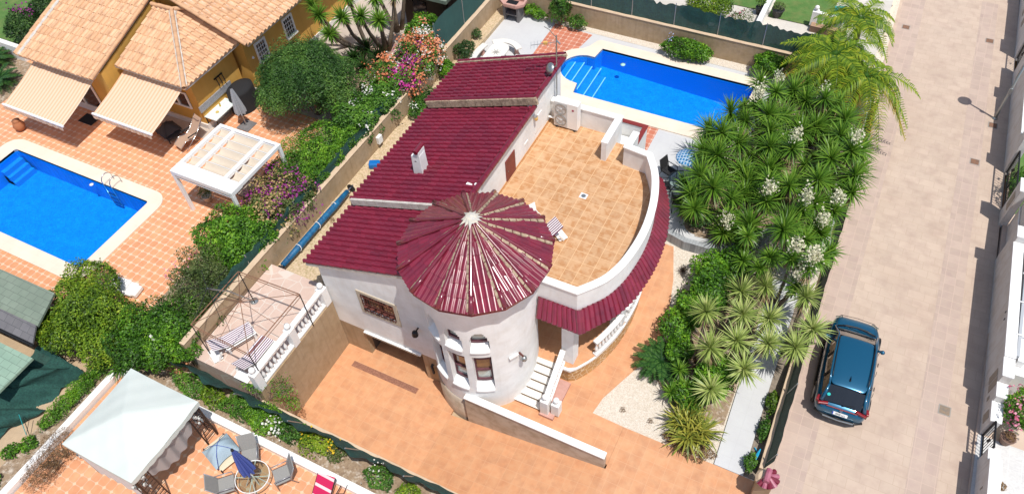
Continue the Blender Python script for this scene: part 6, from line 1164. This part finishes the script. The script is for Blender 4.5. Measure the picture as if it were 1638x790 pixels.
    MB().tube([(-.62,-2.005,.905),(-.45,-2.10,.62),(.45,-2.10,.62),(.62,-2.005,.905)],.008,5).build('tailgate_gap',carblk,t)
    MB().tube([(-.60,2.02,.77),(0,2.10,.73),(.60,2.02,.77)],.010,5).build('bonnet_edge_gap',carblk,t,True)
    MB().box((0,2.10,.52),(.9,.05,.14)).build('front_grille',carblk,t,bevel=.02); MB().lathe([(.05,0),(.05,.01)],(0,0,0),16).build('round_badge',steel,t).location=(0,-2.085,.90)
    MB().box((0,-2.04,.925),(1.0,.03,.035)).build('light_bar',redl,t,bevel=.008)
    MB().tube([(-.78,-2.0,.45),(-.5,-2.14,.44),(0,-2.17,.43),(.5,-2.14,.44),(.78,-2.0,.45)],.055,8).build('rear_bumper',carblk,t,True); MB().tube([(-.5,-2.19,.50),(0,-2.215,.49),(.5,-2.19,.50)],.022,6).build('bumper_trim',galv,t)
    MB().tube([(-.66,1.35,.955),(-.35,1.45,.975),(0,1.48,.985),(.35,1.45,.975),(.66,1.35,.955)],.03,6).build('wiper_cowl',carblk,t,True)
    MB().tube([(-.5,1.42,1.0),(.05,1.22,1.09)],.012,5).tube([(.1,1.44,1.0),(.55,1.20,1.08)],.012,5).build('wiper',carblk,t)
    MB().add([(-.025,-1.25,1.55),(.025,-1.25,1.55),(0,-1.02,1.56),(0,-1.24,1.66)],[(0,1,3),(1,2,3),(2,0,3),(0,2,1)]).build('aerial_fin',blackm,t)
    p=MB().box((0,-2.135,.76),(.50,.02,.11),0,R(-35)).build('number_plate',plate,t,bevel=.004); MB().box((-.23,-2.140,.766),(.035,.022,.105),0,R(-35)).build('blue_band',eu,p)
    l=txt('0000 LLL',.085,(0.02,-2.150,.768),(R(55),0,0),platet,p)
    s=MB().lathe([(.055,0),(.055,.004)],(0,0,0),20).build('sticker',tealst,t); s.location=(-.52,-1.75,1.175); s.rotation_euler=(R(47),0,0)
    MB().tube([(0,-1.93,1.02),(.36,-1.86,1.08)],.014,5).build('rear_wiper',carblk,t)
    return t
car()
# ------------------------------------------------ VEGETATION
shrub('hedge_bush','dense bright green bush at the upper end of the hedge by timber shed','bush',[(-19.25,26.7,3.45,1.149,0.88,1.064),(-18.8,25.9,3.3,0.8467,0.66,0.896),(-19.7,27.4,3.3,0.8467,0.66,0.784)],12000,.13,L_bright,2.42,seed=61)
shrub('bougainvillea','bougainvillea with orange, white and purple blossom against green screen','bougainvillea',[(-18.55,25,3.7,0.9072,0.825,1.12),(-18.7,24,3.7,0.9677,0.99,1.12),(-19.1,23,3.5,0.9677,0.88,1.008),(-18.3,22.9,3.6,0.6048,0.77,0.896)],12000,.12,L_mid,2.42,seed=62,flowers=[([(-18.45,25.1,3.85,0.8467,0.66,1.12),(-18.6,24.5,3.8,0.8467,0.55,1.12),(-18.1,23.3,3.6,0.5443,0.66,0.896)],1900,.12,F_orange),([(-18.7,25.3,3.9,0.7258,0.55,1.12),(-18.1,24.7,3.6,0.6048,0.77,1.008),(-18.8,23.2,3.75,0.6048,0.55,0.952)],1100,.10,F_white),([(-18.7,23.9,3.85,0.7258,0.55,1.064)],450,.10,F_purple),([(-18.25,22.9,3.7,0.5443,0.605,0.896)],600,.11,F_magenta),([(-19.2,23.1,3.8,0.7258,0.66,0.896)],700,.12,F_orange)])
shrub('jasmine_hedge','green climbing hedge dotted with small white flowers','hedge',[(-18.43,22,3.80,.5,.7,.75),(-18.38,20.9,3.75,.5,.7,.75),(-18.43,19.8,3.75,.5,.7,.7),(-19.1,22,3.4,1.089,0.88,0.952),(-19,21,3.4,1.089,0.88,0.952),(-19.1,20,3.4,1.089,0.88,0.952),(-19.1,19.2,3.3,0.9677,0.77,0.896)],20000,.12,L_mid,2.42,seed=63,flowers=[([(-19,21.8,3.5,1.089,0.88,0.952),(-19,20.8,3.45,1.089,0.88,0.952),(-19,19.8,3.4,1.089,0.88,0.952)],520,.09,F_white)])
shrub('clipped_hedge','soft light green hedge between white flowers and purple bougainvillea','hedge',[(-18.48,18.4,3.70,.5,.7,.7),(-18.48,17.3,3.70,.5,.7,.7),(-18.48,16.2,3.65,.5,.7,.65),(-19.5,18.3,3.3,1.452,0.88,1.008),(-19.6,17.3,3.3,1.452,0.99,1.008),(-19.6,16.4,3.2,1.391,0.88,0.952),(-19.7,15.7,3.1,1.21,0.66,0.896)],24000,.10,L_bright,2.42,.4,seed=64,lump=.2)
shrub('bougainvillea','purple bougainvillea mixed with dry yellow bracts beside white pergola','bougainvillea',[(-18.38,15,3.65,.5,.7,.7),(-18.38,14,3.60,.5,.7,.65),(-19.3,15,3.3,1.21,0.88,0.952),(-19.4,14.1,3.3,1.21,0.88,0.896),(-19.1,13.4,3.2,1.089,0.66,0.896)],12000,.11,L_scrag,2.42,seed=65,flowers=[([(-18.8,15,3.4,0.9072,0.88,0.952),(-18.8,14.1,3.3,0.8467,0.77,0.952),(-20,14.8,3.4,0.4838,1.1,0.672)],1900,.10,F_purple),([(-19.3,14.6,3.5,1.089,0.99,0.896),(-19,13.5,3.4,0.9677,0.66,0.896)],2600,.10,L_drybou)])
shrub('hedge_bush','big rounded green bush beside the pergola and purple bougainvillea','bush',[(-18.48,12.6,3.65,.5,.6,.7),(-19.7,12.6,3.4,1.452,0.99,1.064),(-20.1,11.9,3.3,1.21,0.88,1.008),(-18.9,11.8,3.3,0.9677,0.99,0.952),(-19.1,12.8,3.3,1.089,0.66,0.896)],16000,.13,L_bright,2.42,.4,seed=66,flowers=[([(-18.4,12.2,3.2,0.3629,0.55,0.672)],25,.10,F_white)])
shrub('scraggly_bush','dusty dark scraggly bush above the rusty gazebo frame','bush',[(-19.8,10.6,3.2,1.21,0.77,0.84),(-19.4,9.7,3.2,1.21,0.88,0.896),(-19.1,8.8,3.1,1.089,0.77,0.84)],13000,.085,L_scrag,2.42,seed=67,shell=.6,flowers=[([(-20.6,10.2,3.3,0.3629,1.1,0.56)],60,.09,F_pink)])
shrub('sprawling_bush','sprawling yellow green bush mass between left pool and gazebo','bush',[(-23.5,8.2,3.2,1.12,0.77,0.952),(-23.2,7.2,3.3,1.12,0.88,1.008),(-22.3,6.9,3.4,1.12,0.99,1.064),(-21.2,7,3.3,1.232,0.99,1.008),(-22.6,6,3.2,1.12,0.66,0.896),(-21,6.2,3.2,1.12,0.77,0.952),(-23.4,5.9,3,1.008,0.55,0.784)],30000,.10,L_lime,2.25,.5,seed=68,colbias=-.05)
shrub('sprawling_bush','deep green bush joined to the right of the yellow green one','bush',[(-20.1,7.4,3.2,1.12,0.88,0.952),(-19.2,7.9,3.2,1.008,0.88,0.896),(-18.9,6.9,3.2,0.896,0.77,0.896),(-19.9,6.5,3.2,1.12,0.77,0.896),(-18.2,7.5,3.1,0.56,0.55,0.672)],20000,.10,L_bright,2.25,.5,seed=69,colbias=-.12,flowers=[([(-19.3,6.6,3.3,0.784,0.44,0.784)],14,.12,F_white)])
t=thing('spider_plant','tuft of long arching green blades under the sprawling bush','plant',(-20.35,5.95,2.27)); v,f,q=blade_rosette((-20.35,5.95,2.5),(0,-.2,1),46,.75,.05,np.random.default_rng(3),lo=0,hi=75,droop=.7); raw('blades',v,f,L_mid,t,rnd=q)
shrub('rosemary_hedge','low rosemary row along the white kerb of sandy yard','hedge',[(-21.05,5.6,2.5,.35,.5,.35),(-21.08,4.8,2.45,.35,.5,.3),(-21.1,4.0,2.45,.35,.5,.28),(-21.2,3.3,2.4,.28,.4,.22)],6000,.09,L_bright,2.1,.3,seed=70,colbias=-.1)
for i,(x,y,l) in enumerate([(-21.15,2.35,'small green tuft between rosemary row and bottom left corner'),(-21.5,1.9,'leafy green clump on the sand near the kerb'),(-21.2,.85,'green clump at the bottom left corner beside kerb')]): shrub('small_plant',l,'plant',[(x,y,2.35,.28,.3,.22)],380,.10,L_bright,2.1,seed=71+i)
for x,m_ in((-21.75,turq),(-21.55,metal_dark)): one(MB().tube([(x,2.6,2.1),(x-.15,2.95,2.9)],.012,5).build('garden_cane',m_),('thin turquoise' if m_ is turq else 'thin dark')+' cane stuck in the sandy yard by rosemary','cane')
shrub('dry_bush','dry brown leafless bush in front of the gazebo corner','bush',[(-19.75,2.7,2.7,.55,.6,.5),(-19.7,1.8,2.6,.55,.6,.45),(-19.35,3.4,2.5,.4,.6,.3)],5200,.085,L_dry,2.2,.14,seed=75,shell=.5,tw=30)
for i,(x,y,rx,ry,rz_,n,m_,l) in enumerate([(-17.5,6.55,.8,.4,.38,1600,L_mid,'leafy low shrubs in the planting strip behind gazebo corner'),(-16.4,6.5,.6,.38,.32,1000,L_lime,'yellowish low shrub next along the planting strip'),(-15.3,6.6,.7,.42,.4,1800,L_mid,'trailing green shrub in strip below the terrace corner'),(-14.2,6.6,.75,.45,.42,2400,L_bright,'thick green trailing shrub over white kerb, left'),(-13.1,6.65,.75,.42,.4,2400,L_mid,'thick green trailing shrub over white kerb, middle'),(-12.0,6.6,.6,.38,.35,1300,L_lime,'yellow flowered low shrub in the planting strip'),(-11.2,6.6,.35,.3,.25,400,L_scrag,'sparse greyish plant in the stony part of strip'),(-9.4,6.55,.5,.38,.38,1100,L_mid,'dark rounded shrub near the bottom edge of strip'),(-8.2,6.45,.5,.35,.35,900,L_lime,'bright shrub at the very end of planting strip')]):
    fl=[([(x,y,2.6,rx,ry,rz_)],30,.09,F_yell if 'yellow fl' in l else F_white)] if i in(3,4,5,7) else []
    shrub('strip_shrub',l,'shrub',[(x,y,2.45,rx,ry,rz_)],n,.08,m_,2.27,seed=80+i,flowers=fl,group='shrubs of the southern planting strip')
t=thing('climbing_plant','thin climbing sprays with small leaves against the retaining wall','climber',(-14.4,7.5,2.3)); v,f,q=leaf_cloud([(-14.2,7.7,2.5,.4,.4,.6),(-13.8,7.6,2.1,.3,.25,.35),(-15.0,7.2,3.0,.5,.2,.25)],900,.07,.5,88,shell=.4); raw('foliage',v,f,L_bright,t,rnd=q); mb=MB(); rr=random.Random(3); [mb.tube([(-14.6,7.3,2.3),(-14.4+rr.uniform(-.3,.3),7.5+rr.uniform(-.1,.2),2.7),(-14.2+rr.uniform(-.4,.5),7.7+rr.uniform(-.2,.3),2.8+rr.uniform(-.3,.4))],.008,4) for _ in range(14)]; mb.build('stems',bark,t)
# big round tree
rng=np.random.default_rng(9); bl=[(-22.15,20.6,4.25,1.95,1.95,1.8)]
for k in range(34):
    d=rng.normal(size=3); d/=np.linalg.norm(d); d[2]=abs(d[2])*1.1-.45; bl.append((-22.15+d[0]*1.65,20.6+d[1]*1.65,4.25+d[2]*1.55,.85,.85,.8))
t=thing('round_tree','big round dark green tree with fine leaves beside the yellow villa','tree',(-22.1,20.7,2.4)); vs,fs,r=leaf_cloud(bl,90000,.11,.32,9,up=.7,lump=.18); raw('crown',vs,fs,L_olive,t,rnd=r); MB().tube([(-22.1,20.7,2.35),(-22.05,20.75,3.2),(-22.1,20.7,4.2)],[.16,.13,.1],9).build('trunk',bark,t,True); twigs((-22.1,20.7,3.0),bl,26,9,.025).build('branches',bark,t)
# western yuccas
yh=[[(-24.5,24.75,5.3),(-23.9,24.4,5.1)],[(-22.4,24.3,5.4),(-22.7,23.5,4.9),(-22.9,25.6,5.6)],[(-21.6,24.7,5.4),(-21.6,26.0,5.6)],[(-20.7,24.9,5.3),(-20.9,26.7,5.6)],[(-22.0,27.8,5.4),(-21.3,28.2,5.7),(-22.9,27.6,5.3)]]
for i,(h,b_,l) in enumerate(zip(yh,[(-23.7,26.1,2.4),(-22.9,26.2,2.4),(-22.1,26.5,2.4),(-21.8,26.2,2.4),(-22.0,28.0,2.4)],['grey stemmed yucca leaning toward the yellow villa wall','yucca with three heads over the concrete yard','tall yucca with bare trunks in middle of the yard','tall yucca nearest the timber shed and green bush','yucca group at the very top edge of picture'])): yucca(l,b_,h,L_yucca,100+i,L=.72,n=90,group='yuccas by the western yard')
yucca('low dark yucca rosettes on the ground beside the round tree',(-22.0,24.6,2.4),[(-22.2,25.3,3.0),(-22.5,24.5,2.9),(-21.2,24.9,3.0),(-21.6,24.1,2.9)],leafm('dark_blade',[(.012,.045,.01),(.03,.08,.015),(.05,.12,.02)],.15,.4),110,L=.8,n=80,skirt=False,name='yucca_clump')
# cycads, lawn hedge
def cycad(label,x,y,z,L,seed,nf=30,name='cycad',m=None): return palm(name,label,(x,y,z),(x,y,z+.3),nf,L,seed,m or L_cyc,'cycad',rise=.55,fall=.5,ll=.16,lw=.035,hang=.05,tr=.13,nl=26)
cycad('dark green cycad at the left edge below the clipped hedge',-40.5,17.2,2.45,.95,3); cycad('dark green cycad just above the larger awning at left edge',-38.8,16.0,2.45,1.05,4)
shrub('clipped_hedge','tall dark green hedge with purple bloom beside the lawn','hedge',[(-39.9,19.2,3.6,.9,1.0,.9),(-39.9,20.8,3.6,.9,1.0,.9),(-39.9,22.4,3.6,.9,1.0,.9),(-39.9,24,3.6,.9,1.0,.9)],9000,.14,L_dark,2.7,seed=121,lump=.08,flowers=[([(-40.1,19.5,3.9,.8,1.0,.8),(-40.1,21.5,3.9,.8,1,.8)],160,.11,F_purple)])
wallthing('garden_wall','white sloping garden wall at the left edge by the hedge',[(-43,18.0),(-39.2,18.0)],.25,2.4,3.3,white)
# palms
palm('feather_palm','yellow green feather palm behind the beige wall corner',(-.6,31.4,2.4),(-.7,31.2,4.7),26,2.2,7,L_palm,rise=1.0,fall=1.9,yel=7,group=None)
palm('feather_palm','feather palm drooping yellowed fronds over the street',(.7,30.6,2.0),(.8,30.3,4.6),16,2.3,8,L_palm,rise=.9,fall=2.5,yel=12)
palm('feather_palm','feather palm farther up beside the studded border wall',(-.1,34.2,2.35),(-.2,34.0,4.9),22,1.9,9,L_palm,rise=1.0,fall=1.7)
shrub('corner_bush','bright leafy bush at the wall under the palm fronds','bush',[(-3.4,31.6,2.95,.8,.55,.65)],3000,.12,L_bright,2.4,seed=131)
struct(sheet('yucca_bed',[(-3.4,20.5),(-1.9,20.75),(-.8,22.2),(1.3,22.6),(1.4,30.5),(-2.9,30.5),(-2.95,26),(-3.6,25.6),(-3.9,23)],[],2.42,earth))
# big yucca mass over the pool terrace corner
poly=[(-4.75,23.4),(-4.3,25.8),(-2.95,28.6),(-1.4,28.9),(-.2,28.8),(1.35,26.6),(1.9,23.9),(1.35,22.3),(1.65,19.8),(1.0,18.6),(-.4,19.1),(-1.9,20.2),(-3.6,20.3),(-4.3,21.8)]
def inp(x,y,P):
    c=False
    for i in range(len(P)):
        a,b=P[i],P[i-1]
        if (a[1]>y)!=(b[1]>y) and x<(b[0]-a[0])*(y-a[1])/(b[1]-a[1])+a[0]: c=not c
    return c
rr=random.Random(21); pts=[]
for _ in range(9000):
    x=rr.uniform(-5,2);y=rr.uniform(18,29.5)
    if inp(x,y,poly) and all((x-p[0])**2+(y-p[1])**2>.70**2 for p in pts): pts.append((x,y))
trees=[((-3.4,24.3),'yucca nearest the near corner of the pool'),((-3.6,21.9),'yucca leaning over the glass table and black chairs'),((-2.4,27.2),'yucca against the far end of the pool'),((-.6,27.6),'yucca under the palms at top of the clump'),((.7,25.6),'yucca crown reaching toward the street, upper part'),((-1.6,24.0),'yucca in the very middle of the big clump'),((.6,23.0),'yucca bulging over the street, middle part'),((-1.7,21.4),'yucca over the curved kerb of the white deck'),((.3,20.6),'yucca on street side just below the middle'),((.4,18.9),'lowest dark green yucca beside the pale variegated ones')]
grp={i:[] for i in range(len(trees))}
for x,y in pts:
    i=min(range(len(trees)),key=lambda k:(trees[k][0][0]-x)**2+(trees[k][0][1]-y)**2); grp[i].append((x,y))
flp=[(-2.68,28.5),(-.83,28.4),(-3.19,23.75),(-1.19,24.42),(-3.63,21.39),(-1.91,20.71),(-1.5,21.77),(-1.03,22.41),(1.32,25.12),(0,21.62),(1.22,21.15),(1.12,19.75),(-.09,19.18),(1.12,18.59),(-3.06,26.97),(1.31,17.9),(1.38,22.75)]
for i,((tx,ty),l) in enumerate(trees):
    hs=[(x,y,4.35+rr.uniform(-.5,.6)-.25*(((x-tx)**2+(y-ty)**2)**.5),rr.choice((.62,.75,.85,.95,1.02,1.1))) for x,y in grp[i] if rr.random()>.07]; hs+=[(x+rr.uniform(-.3,.3),y+rr.uniform(-.5,.1),rr.uniform(2.9,3.6),rr.uniform(.55,.9)) for x,y in grp[i][::2]]
    if not hs: continue
    fl=[]
    for q in flp:
        if min(range(len(trees)),key=lambda k:(trees[k][0][0]-q[0])**2+(trees[k][0][1]-q[1])**2)==i: h=min(hs,key=lambda h:(h[0]-q[0])**2+(h[1]-q[1])**2); fl.append((h[0],h[1],h[2]+.62))
    yucca(l,(tx,ty,2.4 if ty>20.5 else 1.9),hs,L_yucca,140+i,L=.93,n=124,w=.062,lo=-48,droop=.32,flowers=fl,group='dark green yuccas beside the pool',trunk_r=.075)
low=[[(-1.79,16.49),(-1.22,15.03),(-.76,13.95)],[(-.95,17.92),(-.59,16.88),(-.5,15.78)],[(.28,17.28),(.5,16.24),(.03,14.9),(-.2,18.6)],[(1.19,18.4),(1.73,17.36),(1.38,16.31)]]
for i,(hh,b_,l) in enumerate(zip(low,[(-1.5,15.6,1.16),(-1.0,16.8,1.4),(-.25,16.6,1.3),(1.2,17.4,1.5)],['pale striped yucca nearest the gravel and cycad','pale striped yucca above the leafy green shrub','pale striped yucca leaning over the white path','pale striped yucca overhanging the street and the car'])): yucca(l,b_,[(x,y,3.3+rr.uniform(-.2,.25)-(.8 if y<14.5 else 0)) for x,y in hh],L_yvar,160+i,L=.80,n=124,w=.055,lo=-42,group='pale variegated yuccas by the white path')
shrub('leafy_shrub','glossy bright green shrub between garden path and pale yuccas','shrub',[(-2.3,18.9,2.4,.6,.8,.75),(-1.9,18.0,2.5,.8,.8,.8),(-2.4,17.2,2.2,.7,.7,.7),(-1.6,19.6,2.5,.6,.5,.7),(-2.7,16.4,1.9,.6,.6,.55)],13000,.12,L_bright,1.5,seed=171,colbias=-.1)
shrub('leafy_shrub','dense vivid green shrub beside the yellow edged agave clump','shrub',[(-.9,14.6,1.9,.6,.6,.65),(-.55,15.3,1.9,.55,.5,.65),(-1.5,14.0,1.6,.6,.5,.5),(-2.3,15.6,1.7,.5,.6,.5)],9000,.12,L_bright,1.17,seed=172)
yucca('small dark spiky plant under the vivid green shrub',(-1.9,14.3,1.17),[(-2.0,14.6,2.1),(-1.6,14.1,2.0),(-2.0,13.8,1.8),(-1.3,13.6,1.9)],L_yucca,173,L=.5,n=60,w=.05,skirt=False,name='spiky_plant',trunk_r=.04,cat='spiky plant')
cycad('large dark cycad spreading at the edge of orange path',-2.75,15.05,1.2,.98,5,nf=34)
t=thing('agave_clump','large clump of yellow edged strap leaves on dry brown base','agave',(-.95,12.75,1.17)); rg=np.random.default_rng(5); v,f,q=cat3([blade_rosette((-.95+dx,12.85+dy,1.45),(dx*.5,dy*.5,1),70,1.0,.085,rg,lo=-8,hi=80,droop=.75,segs=4) for dx,dy in((0,0),(-.35,.15),(.35,.1),(0,-.3),(-.2,.4))]); raw('leaves',v,f,L_agave,t,rnd=q); v,f,q=cat3([blade_rosette((-.95,12.6,1.3),(0,-.4,1),60,.85,.05,rg,lo=-15,hi=25,droop=.6)]); raw('dry_leaves',v,f,L_ydead,t,rnd=q); v,f,q=leaf_cloud([(-.9,12.4,1.25,.85,.4,.2)],1800,.09,.3,8,zmin=1.17); raw('dry_twigs',v,f,L_dry,t,rnd=q)
for x,y,z,s_,l in((-3.33,19.06,1.75,.32,'small dark spiky rosette in the shaded gravel by path'),(-3.0,18.2,1.6,.25,'tiny dark spiky rosette beside the larger one on gravel')): v,f,q=blade_rosette((x,y,z+.1),(0,0,1),34,s_,.03,np.random.default_rng(6),lo=10,hi=80); one(raw('spiky_plant',v,f,leafm('purplish_blade',[(.05,.03,.03),(.09,.05,.04),(.12,.1,.05)],.1,.5),rnd=q),l,'plant')
for x,y,l in((-3.36,12.75,'tiny dried plant alone on the pale gravel, left'),(-2.33,12.75,'tiny dried plant on the pale gravel nearer the agave')): v,f,q=leaf_cloud([(x,y,1.2,.1,.1,.08)],80,.05,.3,4,zmin=1.17); one(raw('dried_plant',v,f,L_dry,rnd=q),l,'plant')
